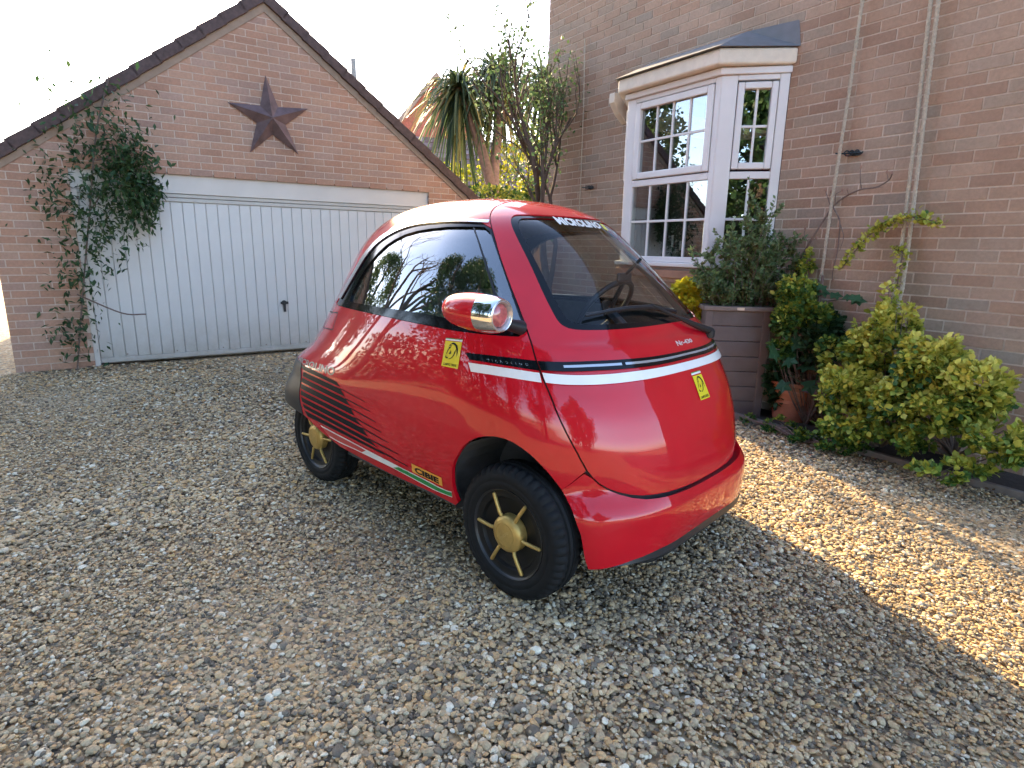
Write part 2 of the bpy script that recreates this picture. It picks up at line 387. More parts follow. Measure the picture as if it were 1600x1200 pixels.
def grime(m, z0, z1, col, amt):
    """splash dirt on the lowest part of a painted leaf, broken up by noise"""
    n = m.node_tree.nodes; l = m.node_tree.links; b = [q for q in n if q.type == 'BSDF_PRINCIPLED'][0]; src = b.inputs['Base Color'].links[0].from_socket
    g_ = n.new('ShaderNodeNewGeometry'); sx = n.new('ShaderNodeSeparateXYZ'); l.new(g_.outputs['Position'], sx.inputs[0])
    mr = n.new('ShaderNodeMapRange'); mr.inputs[1].default_value = z0; mr.inputs[2].default_value = z1; mr.inputs[3].default_value = 1; mr.inputs[4].default_value = 0; l.new(sx.outputs[2], mr.inputs[0])
    t = noise(n, l, 7, 6, .75, vec=g_.outputs['Position']); mu = n.new('ShaderNodeMath'); mu.operation = 'MULTIPLY'; l.new(mr.outputs[0], mu.inputs[0]); l.new(t.outputs[0], mu.inputs[1])
    m2 = n.new('ShaderNodeMath'); m2.operation = 'MULTIPLY'; m2.inputs[1].default_value = amt; l.new(mu.outputs[0], m2.inputs[0])
    l.new(mixc(n, l, m2.outputs[0], src, col), b.inputs['Base Color'])
grime(white_paint, .02, .55, (.26, .22, .17), 1.1)
cream = plain('cream_moulding', (.70, .62, .50), .6, var=.08)
roof_brown = plain('brown_roof_tile', (.085, .055, .05), .8, var=.3, scale=25, bstr=.4)
black_pl = plain('black_plastic', (.012, .013, .015), .45, var=.2)
rubber = plain('tyre_rubber', (.007, .008, .009), .75, var=.3, scale=30, bstr=.15, spec=.25)
dark_in = plain('dark_interior', (.06, .06, .06), .8, var=.2)
pane_g = glass('window_glass', (.80, .84, .84), .22, .9)
# ------------------------------------------------------------------ garage
GL, GR, GX, GZ, GDL, GDR, GDT = -.96, 4.30, 1.67, 3.96, -.30, 3.64, 2.05
gar = thing('brick_garage', 'red brick garage with pitched gable and wide white ribbed door', 'garage', G_LOC, G_ROT)
sl = .746
def gwid(z): h = (GZ-.02-z)/sl; return max(GL, GX-h), min(GR, GX+h)
w = MB(); D0, D1 = .0032, .23
w.box(GL, GDL, D0, D1, 0, GDT); w.box(GDR, GR, D0, D1, 0, GDT)
zs = GZ-(GR-GX)*sl
w.prism([(GL, GDT), (GR, GDT), (GR, max(zs, GDT+.002)), (GX, GZ), (GL, max(GZ-(GX-GL)*sl, GDT+.002))], 'y', D0, D1)
w.box(GL, GL+.2, D1, 5.6, 0, zs); w.box(GR-.2, GR, D1, 5.6, 0, zs); w.box(GL+.2, GR-.2, 5.4, 5.6, 0, zs)
w.prism([(GL, zs+.001), (GR, zs+.001), (GX, GZ)], 'y', 5.4, 5.6); w.box(GL+.2, GR-.2, D1+.001, 5.4, -.02, .0)
gw = w.build('wall', mortar, gar)
def giv(z):
    a, c = gwid(z)
    if z < GDT: return [(a, GDL), (GDR, c)]
    return [(a, c)] if c-a > .05 else []
brickwork(gw, lay(0.0, GZ, giv), garage_world, gb_o, gb_a, 300, 5)
# opening lining, white board over the door, ribbed door leaf
w = MB(); w.box(GDL, GDL+.05, .02, .12, 0, 1.83); w.box(GDR-.05, GDR, .02, .12, 0, 1.83); w.box(GDL, GDR, .035, .12, 1.835, 2.045)
w.build('fascia_board', plain('old_white_board', (.62, .585, .53), .55, var=.05, scale=3), gar, bevel=.004)
w = MB(); w.box(GDL+.05, GDR-.05, .05, .12, 1.795, 1.832); w.box(GDL+.05, GDR-.05, .055, .12, 1.75, 1.79)
w.build('door_head', plain('door_head_paint', (.50, .485, .44), .5, var=.05), gar, bevel=.004)
gd_ = MB().box(GDL+.05, GDR-.05, .085, .11, .035, 1.75).build('door', white_paint, gar)
NP = 33; pw = (GDR-GDL-.104)/NP
pm = MB().prism([(0, .012), (.006, 0), (pw-.006, 0), (pw, .012), (pw, .02), (0, .02)], 'z', .085, 1.742).mesh('panel'); pm.materials.append(white_paint)
for k in range(NP):
    o = bpy.data.objects.new('panel', pm); COL.objects.link(o); o.parent = gd_; o.location = (GDL+.052+k*pw, .066+rnd.uniform(-.0012, .0012), 0)
MB().box(GDL+.052, GDR-.052, .058, .084, .03, .083).build('bottom_rail', white_paint, gd_, bevel=.004)
lk = on_garage((446, 478)); lx = lk[:2]@DG; lz = lk[2]
h = MB(); h.lathe([(.0, .0), (.03, .0), (.03, .012), (.0, .012)], 20, 'y', (lx, .052, lz+.035)); h.box(lx-.014, lx+.014, .03, .05, lz-.075, lz+.03); h.box(lx-.045, lx+.045, .025, .045, lz+.02, lz+.05)
h.build('lock_handle', black_pl, gd_, bevel=.003)
for k in range(8):
    x = GDL+.3+k*.48; MB().lathe([(0, 0), (.008, 0), (.008, .006), (0, .008)], 10, 'y', (x, .051, .11)).build('rivet', plain('rust_rivet', (.25, .2, .17), .7), gd_)
# roof: two slopes, verge tiles, gutter
for s, xe in ((1, GR+.10), (-1, GL-.10)):
    ze = GZ+.03-abs(xe-GX)*sl; nx, nz = s*sl/math.hypot(1, sl), 1/math.hypot(1, sl)
    w = MB(); p = [(GX, GZ+.03), (xe, ze), (xe+nx*.02, ze+nz*.02), (GX, GZ+.055)]
    w.prism(p, 'y', .0, 5.7); rf = w.build('roof', roof_brown, gar)
    L = math.hypot(xe-GX, GZ+.03-ze); nt_ = int(L/.27)
    for k in range(nt_+1):
        a, c = k*.27, min(L+.03, k*.27+.30)
        if c-a < .05: continue
        def pt(t, hh): return (GX+s*t/math.hypot(1, sl)+nx*hh, GZ+.03-t*sl/math.hypot(1, sl)+nz*hh)
        MB().prism([pt(a, .03), pt(c, .045), pt(c, -.065), pt(a, -.075)], 'y', -.05, .12).build('verge_tile', roof_brown, rf, bevel=.006)
    w = MB(); w.prism([(GX, GZ-.04), (xe, ze-.07), (xe, ze-.16), (GX, GZ-.15)], 'y', -.012, -.002); w.build('soffit_strip', plain('verge_mortar', (.30, .22, .16), .9), rf)
    w = MB(); w.tube([(xe+s*.05, y, ze-.05) for y in (-.03, 2, 4, 5.7)], .055, 10); w.build('gutter', black_pl, gar, smooth=True)
# ------------------------------------------------------------------ barn star on the gable
sc_ = on_garage((423, 186), .02); st = thing('barn_star', 'dark metal five pointed barn star fixed on the garage gable', 'star', sc_, G_ROT)
R_, r_ = .46, .165; pts = []
for k in range(10):
    a = math.radians(90+3+36*k); q = R_ if k % 2 == 0 else r_; pts.append((q*math.cos(a), 0.0, q*math.sin(a)))
w = MB(); w.add(pts+[(0, -.10, 0), (0, .0, 0)], [(k, (k+1) % 10, 10) for k in range(10)]+[((k+1) % 10, k, 11) for k in range(10)])
w.build('star_plate', plain('star_metal', (.15, .10, .10), .55, metal=.3, var=.35, scale=9), st)
# ------------------------------------------------------------------ house with bay window
hou = thing('brick_house', 'brown brick house with white bay window beside the drive', 'house', H_LOC, H_ROT)
XL, XR, BJ, BC, BE, BD = -6.15, 1.2, -2.99, -3.35, -4.385, .358      # wall ends; bay: right junction, right corner, left corner, depth
BT, BS = 2.66, 1.178
def hiv(z):
    if z < 2.9: return [(XL, BE-BD), (BJ, XR)]
    return [(XL, XR)]
w = MB(); w.box(XL, BE-BD, .0032, .24, 0, 2.9); w.box(BJ, XR, .0032, .24, 0, 2.9); w.box(XL, XR, .0032, .24, 2.9, 4.95)
w.box(XL, XL+.24, .24, 6, 0, 4.95); w.box(XR-.24, XR, .24, 6, 0, 4.95); w.box(XL+.24, XR-.24, 5.76, 6, 0, 4.95)
hw = w.build('wall', mortar, hou)
brickwork(hw, lay(0, 4.95, hiv), house_world, hb_o, hb_a, 300, 9)
w = MB(); w.prism([(-.45, 4.93), (3, 7.2), (6.45, 4.93), (6.45, 5.05), (3, 7.35), (-.45, 5.05)], 'x', XL-.25, XR+.2); w.build('roof', roof_brown, hou)
w = MB(); w.box(XL-.2, XR+.15, -.42, -.005, 4.82, 4.925); w.build('eaves_board', white_pvc, hou)
def facet(p0, p1):
    p0 = np.array(p0); p1 = np.array(p1); d = (p1-p0); L = np.linalg.norm(d); d = d/L; nn = np.array([d[1], -d[0]])
    if nn[1] > 0: nn = -nn
    def fb(mb, u0, u1, w0, w1, z0, z1):
        v = []
        for z in (z0, z1):
            for u, ww in ((u0, w0), (u1, w0), (u1, w1), (u0, w1)):
                q = p0+d*u+nn*ww; v.append((q[0], q[1], z))
        mb.add(v, [(0, 3, 2, 1), (4, 5, 6, 7), (0, 1, 5, 4), (1, 2, 6, 5), (2, 3, 7, 6), (3, 0, 4, 7)])
        return mb
    return L, fb
pC, pE, pJ, pK = (BC, -BD), (BE, -BD), (BJ, 0), (BE-BD, 0)
# solid parts of the bay: base, sills, head, little roof
def ring(off): return [(BJ+off*.41+.0, -.002), (BC+off*.41, -BD-off), (BE-off*.41, -BD-off), (BE-BD-off*.41, -.002)]
bay = MB().prism(ring(.05), 'z', BS, BS+.035).build('bay_window', white_pvc, hou, bevel=.006)
MB().prism(ring(-.03), 'z', 0, BS-.10).build('bay_base', mortar, hou)
bb = MB()
for (a, c) in ((pJ, pC), (pC, pE), (pE, pK)):
    L, fb = facet(a, c)
    for i in range(14):
        k = 0; u = -.11*(i % 2)
        while u < L:
            u0, u1 = max(u+.004, 0), min(u+.219, L)
            if u1-u0 > .03: fb(bb, u0, u1, -.06, -.018+rnd.uniform(-.002, .002), i*.075+.005, i*.075+.07)
            u += .225
o = bb.build('bay_brickwork', hb_o, hou); o['kind'] = 'stuff'
MB().prism(ring(.035), 'z', BS-.10, BS-.03).build('tile_sill', plain('terracotta_sill', (.36, .19, .12), .75, var=.15), hou, bevel=.006)
MB().prism(ring(.0), 'z', BS-.03, BS-.001).build('sill_bed', plain('grey_sill_bed', (.33, .29, .27), .9), hou)
MB().prism(ring(.03), 'z', BT, BT+.05).build('bay_head', white_pvc, bay, bevel=.006)
MB().prism(ring(.10), 'z', BT+.055, BT+.17).build('cornice', cream, bay, bevel=.015)
w = MB(); a = ring(.13); t = [(BJ+.02, -.002), (BC, -.10), (BE, -.10), (BE-BD-.02, -.002)]
w.add([(x, y, BT+.175) for x, y in a]+[(x, y, BT+.36) for x, y in t], [(0, 1, 2, 3), (4, 5, 6, 7), (0, 1, 5, 4), (1, 2, 6, 5), (2, 3, 7, 6), (3, 0, 4, 7)])
w.build('bay_roof', plain('lead_roof', (.16, .165, .18), .6), hou)
w = MB(); w.prism([(-.19, BT+.17), (-.19, BT+.08), (-.11, BT-.02), (-.03, BT-.08), (-.003, BT-.10), (-.003, BT+.17)], 'x', BE-BD-.10, BE-BD-.02); w.build('corbel', cream, bay, bevel=.008)
def light(fb, parent, u0, u1, z0, z1, cols, rows, sash):
    """one glazed light: sash frame, muntins and panes"""
    fr = MB(); s = sash
    if s:
        fb(fr, u0-s, u0, -.055, .012, z0-s, z1+s); fb(fr, u1, u1+s, -.055, .012, z0-s, z1+s); fb(fr, u0, u1, -.055, .012, z1, z1+s); fb(fr, u0, u1, -.055, .012, z0-s, z0)
        fr.build('sash', white_pvc, parent, bevel=.008)
    cw, ch = (u1-u0)/cols, (z1-z0)/rows
    for i in range(1, cols): fb(MB(), u0+i*cw-.010, u0+i*cw+.010, -.034, -.012, z0, z1).build('muntin', white_pvc, parent, bevel=.003)
    for j in range(1, rows): fb(MB(), u0, u1, -.033, -.013, z0+j*ch-.010, z0+j*ch+.010).build('muntin', white_pvc, parent, bevel=.003)
    for i in range(cols):
        for j in range(rows): fb(MB(), u0+i*cw+.001, u0+(i+1)*cw-.001, -.026, -.021, z0+j*ch+.001, z0+(j+1)*ch-.001).build('pane', pane_g, parent)
def mainframe(fb, L, gu0, gu1, name='window_frame'):
    w = MB(); fb(w, 0.002, gu0, -.07, 0, BS+.036, BT-.001); fb(w, gu1, L-.002, -.07, 0, BS+.036, BT-.001)
    fb(w, gu0, gu1, -.07, 0, BS+.036, 1.263); fb(w, gu0, gu1, -.07, 0, 1.888, 1.945); fb(w, gu0, gu1, -.07, 0, 2.62, BT-.001)
    return w.build(name, white_pvc, bay, bevel=.006)
L, fb = facet(pC, pE); f1 = mainframe(fb, L, .054, L-.11)
light(fb, f1, .055, L-.111, 1.264, 1.887, 4, 2, 0); light(fb, f1, .12, L-.175, 2.012, 2.555, 4, 2, .058)
L, fb = facet(pC, pJ); f2 = mainframe(fb, L, .125, L-.075)
light(fb, f2, .126, L-.076, 1.264, 1.887, 2, 2, 0); light(fb, f2, .18, L-.13, 2.012, 2.555, 2, 2, .05)
L, fb = facet(pE, pK); f3 = mainframe(fb, L, .09, L-.09); light(fb, f3, .091, L-.091, 1.264, 1.887, 2, 2, 0); light(fb, f3, .14, L-.14, 2.012, 2.555, 2, 2, .045)
# the room behind the glass
room = MB(); room.box(BE-1.2, BJ+.9, 2.6, 2.65, .3, 2.75); room.box(BE-1.25, BE-1.2, .3, 2.6, .3, 2.75); room.box(BJ+.9, BJ+.95, .3, 2.6, .3, 2.75); room.box(BE-1.2, BJ+.9, -.2, 2.6, .28, .3); room.box(BE-.2, BJ+.1, .02, 2.6, 2.70, 2.72); room.box(BE-.0, BC, -.33, .019, 2.655, 2.659)
room.build('room_lining', plain('plum_room_paint', (.10, .055, .085), .8, var=.2, scale=3), hou)
c = MB()
for s, x0, x1 in ((1, BE-.02, BE+.20),):
    pl = [(x0+(x1-x0)*k/24, -.20+.02*math.sin(k*1.6)) for k in range(25)]
    for k in range(24): c.add([(*pl[k], 1.25), (*pl[k+1], 1.25), (*pl[k+1], 2.6), (*pl[k], 2.6)], [(0, 1, 2, 3)])
c.build('curtain', plain('plum_curtain', (.16, .09, .13), .9, var=.25, scale=6), hou, smooth=True)
def stick(px, out, hgt, label):
    p = on_house(px, out); o = thing('candlestick', label, 'candlestick', (p[0], p[1], BS+.036))
    MB().lathe([(0, 0), (.035, 0), (.03, .012), (.008, .02), (.008, hgt*.5), (.016, hgt*.52), (.016, hgt*.56), (0, hgt*.56)], 16).build('holder', black_pl, o, smooth=True)
    MB().lathe([(0, hgt*.56), (.011, hgt*.56), (.011, hgt), (0, hgt)], 12).build('candle', plain('candle_wax', (.75, .7, .6), .6), o, smooth=True)
stick((1049, 400), .22, .24, 'taller pale candle on a black holder inside the bay window'); stick((1062, 400), .17, .19, 'shorter pale candle on a black holder inside the bay window')
p = on_house((1048, 400), .12); pot = tag(MB().lathe([(0, 0), (.05, 0), (.07, .09), (.075, .1), (.065, .1), (.05, .02), (0, .02)], 24, 'z', (p[0], p[1], BS+.036)).build('flower_pot', plain('grey_glazed_pot', (.35, .34, .31), .4), None, smooth=True), 'small grey pot on the sill inside the bay window', 'pot')
# ------------------------------------------------------------------ ropes, cord and hooks on the house wall
rope_m = plain('jute_rope', (.46, .40, .31), .9, var=.25, scale=60, bstr=.5)
def rope(name, pts, r, label, pitch=.075, parent=None):
    pts = [Vector(p) for p in pts]; L = [0]
    for a, c in zip(pts, pts[1:]): L.append(L[-1]+(c-a).length)
    n = max(8, int(L[-1]/pitch*9)); w = MB()
    for s in range(3):
        P = []
        for k in range(n+1):
            d = L[-1]*k/n; i = max(j for j in range(len(L)) if L[j] <= d+1e-9); i = min(i, len(pts)-2)
            t = (d-L[i])/(L[i+1]-L[i]); p = pts[i].lerp(pts[i+1], t); tg = (pts[i+1]-pts[i]).normalized()
            x = tg.cross(Vector((0.3, .9, .1))).normalized(); y = tg.cross(x); a = 2*math.pi*(d/pitch+s/3)
            P.append(p+(x*math.cos(a)+y*math.sin(a))*r*.55)
        w.tube(P, r*.58, 6)
    o = w.build(name, rope_m, parent, smooth=True, auto=False)
    if label: tag(o, label, 'rope')
    return o
def curve(pts, n=6):
    P = [np.array(p, float) for p in pts]; P = [2*P[0]-P[1]]+P+[2*P[-1]-P[-2]]; out = []
    for i in range(1, len(P)-2):
        for k in range(n):
            t = k/n; a, b_, c, d = P[i-1:i+3]
            out.append(.5*((2*b_)+(-a+c)*t+(2*a-5*b_+4*c-d)*t*t+(-a+3*b_-3*c+d)*t**3))
    out.append(P[-2]); return out
rope('rope', [on_house((1352, -30), .045), on_house((1325, 156), .045), on_house((1302, 300), .05), on_house((1282, 440), .07)], .0115, 'long twisted pale rope hanging down the brick wall beside the window')
rope('rope', [on_house((1462, -60), .045), on_house((1412, 360), .055), on_house((1402, 430), .06), on_house((1388, 500), .075)], .012, 'twisted rope hanging above the yellow bush at the right edge')
rope('rope', [on_house((1474, -60), .045), on_house((1420, 380), .055), on_house((1410, 450), .06), on_house((1396, 505), .075)], .012, 'rearmost twisted rope in the pair above the right hand bush')
c = MB().tube([on_house((914, 60), .02), on_house((912, 156), .02), on_house((908, 270), .02), on_house((905, 330), .025)], .006, 6).build('cord', rope_m, None, smooth=True)
tag(c, 'thin pale cord running down the far end of the house wall', 'cord')
iron = plain('black_iron', (.012, .02, .025), .6, metal=.2, var=.3)
def hook(px, s, label):
    o = thing('wall_hook', label, 'hook', on_house(px, 0.), H_ROT); w = MB()
    w.tube([(-.06*s, -.03, .005), (-.03*s, -.03, .0), (.12*s, -.02, -.01)], .006, 6)
    P = [(.01+.10*s*t+.022*math.cos(t*19), -.022-.008*math.sin(t*7), -.004+.018*math.sin(t*19)) for t in np.linspace(0, 1, 60)]
    w.tube(P, .0045, 6); w.build('coil', iron, o, smooth=True)
    MB().box(.04, .10, -.016, .002, -.02, .006).build('plate', iron, o, bevel=.003)
hook((1322, 240), 1., 'curled black iron hook on the wall beside the long rope'); hook((918, 293), 1., 'curled black iron hook on the wall beside the thin cord')
# ------------------------------------------------------------------ bed, planter, pots
soil = plain('bed_soil', (.045, .035, .028), .95, var=.4, scale=40, bstr=.8)
bedm = MB().box(-2.2, 3.4, -.40, .006, -.02, .012); bm_ = bedm.build('soil_bed', soil); bm_.location = (H_LOC[0], H_LOC[1], 0); bm_.rotation_euler = (0, 0, H_ROT); bm_['kind'] = 'structure'
bm_.location = tuple(house_world(-1.2, 0, 0))
edge_m = plain('timber_edging', (.17, .14, .12), .9, var=.25, scale=12, bstr=.5)
for k in range(5):
    o = MB().box(-.55, .545, -.018, .018, -.03, .045).build('edging_board', edge_m, None, bevel=.004)
    o.location = tuple(house_world(-3.0+k*1.1, -.42-.01*(k % 2), 0)); o.rotation_euler = (0, 0, H_ROT+.004*(k-2))
    tag(o, ['weathered timber edging board nearest the tall planter', 'weathered timber edging board below the terracotta pot', 'weathered timber edging board in front of the yellow bush', 'weathered timber edging board at the right edge of the drive', 'rightmost weathered timber edging board along the house bed'][k], 'edging', 'timber edging along the house bed')
pb = on_ground((1187, 654)); PW, PD, PH = .50, .27, .90
pr_z = math.atan2(-.10, .99)
pla = thing('planter', 'tall brown slatted wooden planter between the car and the bay', 'planter', (pb[0], pb[1], 0), pr_z)
pwood = plain('brown_stained_wood', (.105, .082, .078), .65, var=.18, scale=7, bstr=.25)
for k in range(7):
    z0 = .02+k*.121; tp = .0
    MB().box(-PW+.055, -.055, .004, .03, z0, z0+.117).build('board', pwood, pla, bevel=.004)
    MB().box(-.03, -.004, .06, PD-.06, z0, z0+.117).build('board', pwood, pla, bevel=.004)
    MB().box(-PW+.004, -PW+.03, .06, PD-.06, z0, z0+.117).build('board', pwood, pla, bevel=.004)
for x0, x1 in ((-PW, -PW+.06), (-.06, 0)):
    for y0, y1 in ((-.008, .05), (PD-.05, PD)): MB().box(x0, x1, y0, y1, 0, PH-.035).build('corner_post', pwood, pla, bevel=.005)
w = MB(); w.box(-PW-.02, .02, -.028, .035, PH-.035, PH); w.box(-PW-.02, .02, PD-.035, PD+.02, PH-.035, PH); w.box(-PW-.02, -PW+.035, .036, PD-.036, PH-.035, PH); w.box(-.035, .02, .036, PD-.036, PH-.035, PH)
w.build('rim', plain('brown_rim_wood', (.15, .115, .10), .6, var=.25, scale=9, bstr=.2), pla, bevel=.006)
MB().box(-PW+.03, -.03, .03, PD-.05, PH-.12, PH-.07).build('soil', soil, pla)
MB().box(-.27, -.215, -.0295, -.02, PH-.028, PH-.008).build('chipped_patch', plain('bare_wood_chip', (.55, .42, .32), .8), pla)
tpz = on_ground((1236, 662)); terr = plain('terracotta', (.42, .17, .10), .7, var=.15, scale=9, bstr=.2)
tp = thing('terracotta_pot', 'round terracotta pot with ribbed rim half hidden by leaves', 'pot', (tpz[0]+.03, tpz[1]+.10, 0))
MB().lathe([(0, 0), (.125, 0), (.155, .16), (.162, .165), (.164, .185), (.158, .19), (.168, .235), (.174, .24), (.176, .262), (.170, .268), (.178, .30), (.186, .305), (.186, .33), (.165, .33), (.15, .2), (0, .2)], 40).build('pot_body', terr, tp, smooth=True)
MB().lathe([(0, .285), (.16, .285), (.16, .275), (0, .275)], 24).build('soil', soil, tp)
# ------------------------------------------------------------------ plants by the house
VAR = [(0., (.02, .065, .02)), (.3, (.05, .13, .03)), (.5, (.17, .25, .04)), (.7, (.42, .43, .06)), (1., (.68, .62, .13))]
GRN = [(0., (.015, .045, .018)), (.5, (.035, .085, .03)), (1., (.09, .15, .06))]
SAGE = [(0., (.05, .10, .04)), (.5, (.12, .19, .075)), (1., (.27, .33, .16))]
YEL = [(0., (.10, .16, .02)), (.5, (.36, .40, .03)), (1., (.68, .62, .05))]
m_var = randcol('variegated_leaf', VAR, 'attr', rough=.45, grain=30, gstr=.2, bstr=0, transl=.3)
m_var_o = randcol('variegated_leaf_single', VAR, 'object', rough=.45, grain=30, gstr=.2, bstr=0, transl=.3)
m_grn = randcol('green_leaf', GRN, 'attr', rough=.45, grain=30, gstr=.2, bstr=0, transl=.3)
m_grn_o = randcol('green_leaf_single', [(0., (.03, .085, .035)), (1., (.06, .14, .06))], 'object', rough=.45, grain=30, gstr=.2, bstr=0, transl=.3)
m_sage = randcol('sage_leaf', SAGE, 'attr', rough=.55, grain=30, gstr=.2, bstr=0, transl=.3)
m_yel = randcol('golden_leaf', YEL, 'attr', rough=.45, grain=30, gstr=.2, bstr=0, transl=.35)
bark = plain('bark', (.10, .07, .055), .9, var=.3, scale=20, bstr=.6); twig = plain('twig_bark', (.16, .115, .095), .85, var=.3, scale=30, bstr=.3)
def single_leaves(parent, mat, C, D, Nn, L, shape, name='leaf'):
    tv, tf = LEAF_SHAPES[shape]; me = bpy.data.meshes.new(name); me.from_pydata(tv, [], tf); me.update(); me.materials.append(mat)
    inv_ = Matrix.Translation(Vector(parent.location)).inverted()
    for c, d, n_, s in zip(C, D, Nn, L):
        d = Vector(d).normalized(); x = d.cross(Vector(n_)).normalized(); z = x.cross(d)
        o = bpy.data.objects.new(name, me); COL.objects.link(o); o.parent = parent
        Mx = Matrix((x, d, z)).transposed().to_4x4()
        o.matrix_local = inv_ @ Matrix.Translation(Vector(c)) @ Mx @ Matrix.Scale(s, 4)
def shrub(name, label, lobes, mat, leaf, n, shape='oval', base=None, singles=0, s_mat=None, cat='shrub', bright=None, Wd=1., group=None, up=.5, stem=.55):
    """lobes: (px, depth, rx, ry, rz); bright(rel height, outwardness) -> colour value"""
    cs = [at(px, d) for px, d, *_ in lobes]
    b0 = base if base is not None else np.array([cs[0][0], cs[0][1], 0.])
    o = thing(name, label, cat, tuple(b0), group=group); tot = sum(a[2]*a[3]*a[4] for a in lobes)
    P = []; O = []
    for c, a in zip(cs, lobes):
        k = max(20, int(n*(a[2]*a[3]*a[4])/tot)); p, q = blob_points(k, c, a[2:5], lumps=max(8, int(k/45)), lump=.30); P.append(p); O.append(q)
    P = np.concatenate(P); O = np.concatenate(O); ok = (P[:, 2] > .02)
    hd_ = -(P[:, :2]@DN)+H_OFF
    ok &= (hd_ < -.012); P = P[ok]; O = O[ok]
    zz = (P[:, 2]-P[:, 2].min())/(np.ptp(P[:, 2])+1e-6)
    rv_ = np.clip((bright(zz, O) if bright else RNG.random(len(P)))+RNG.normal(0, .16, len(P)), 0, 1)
    if singles:
        dist = np.linalg.norm(P-np.array([0, 0, CAM_H]), axis=1); idx = np.argsort(dist)[:singles]
        msk = np.ones(len(P), bool); msk[idx] = False
        D = unit(singles)+O[idx]*.6; D[:, 2] += .3; Nn = unit(singles)*.6-O[idx]*0+np.array([-.3, -.7, .9])
        single_leaves(o, s_mat, P[idx], D, Nn, leaf*RNG.uniform(.85, 1.35, singles), shape)
        P, O, rv_ = P[msk], O[msk], rv_[msk]
    L = leaf*RNG.uniform(.6, 1.3, len(P))
    f = foliage('foliage', o, mat, P-b0, L, shape, out=O, rv=rv_, Wd=Wd, up=up)
    w = MB()
    for c, a in zip(cs, lobes):
        for k in range(5):
            e = c+unit(1)[0]*np.array(a[2:5])*.5; mid = (b0+e)/2+unit(1)[0]*.04; mid[2] = max(mid[2], .05)
            w.tube(curve([b0*0+(b0-b0), mid-b0, e-b0], 4), [(.012-.0085*t/8)*stem for t in range(9)], 5)
    w.build('stems', twig, o, smooth=True)
    return o
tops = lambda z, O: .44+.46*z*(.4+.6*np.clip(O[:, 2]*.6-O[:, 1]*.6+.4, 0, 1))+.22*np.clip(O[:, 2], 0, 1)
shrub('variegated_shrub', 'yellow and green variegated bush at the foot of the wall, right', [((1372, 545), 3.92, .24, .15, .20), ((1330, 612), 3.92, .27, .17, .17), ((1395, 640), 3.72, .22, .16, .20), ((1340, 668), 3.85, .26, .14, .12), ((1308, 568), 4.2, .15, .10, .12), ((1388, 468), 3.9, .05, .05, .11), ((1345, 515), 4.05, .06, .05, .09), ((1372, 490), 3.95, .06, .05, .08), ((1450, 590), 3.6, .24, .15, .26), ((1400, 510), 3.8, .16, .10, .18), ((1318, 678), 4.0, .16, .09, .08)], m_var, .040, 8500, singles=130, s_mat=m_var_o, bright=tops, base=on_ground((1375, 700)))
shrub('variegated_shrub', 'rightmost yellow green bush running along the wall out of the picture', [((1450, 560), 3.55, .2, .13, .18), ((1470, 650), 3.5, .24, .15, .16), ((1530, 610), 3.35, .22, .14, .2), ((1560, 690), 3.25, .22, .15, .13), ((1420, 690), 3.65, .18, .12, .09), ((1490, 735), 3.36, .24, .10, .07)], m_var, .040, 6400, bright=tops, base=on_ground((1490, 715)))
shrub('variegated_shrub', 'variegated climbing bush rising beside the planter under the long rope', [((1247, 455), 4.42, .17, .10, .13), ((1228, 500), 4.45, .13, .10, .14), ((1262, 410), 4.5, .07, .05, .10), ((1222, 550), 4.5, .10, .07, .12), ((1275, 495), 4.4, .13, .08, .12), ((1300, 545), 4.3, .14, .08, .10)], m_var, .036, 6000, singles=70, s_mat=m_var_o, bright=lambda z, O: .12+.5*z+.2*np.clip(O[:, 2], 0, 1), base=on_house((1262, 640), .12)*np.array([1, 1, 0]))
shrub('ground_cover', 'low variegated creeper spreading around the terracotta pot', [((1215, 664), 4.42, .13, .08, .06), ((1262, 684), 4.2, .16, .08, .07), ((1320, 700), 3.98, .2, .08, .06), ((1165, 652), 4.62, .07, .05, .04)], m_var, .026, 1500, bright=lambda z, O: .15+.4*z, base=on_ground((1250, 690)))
shrub('ivy_clump', 'dark green ivy mass behind the pot and planter', [((1225, 590), 4.66, .15, .08, .28), ((1290, 530), 4.42, .2, .07, .24), ((1380, 610), 4.05, .26, .09, .25), ((1215, 480), 4.75, .12, .07, .2)], m_grn, .045, 6500, base=on_house((1290, 640), .08)*np.array([1, 1, 0]), bright=lambda z, O: .25+.2*z)
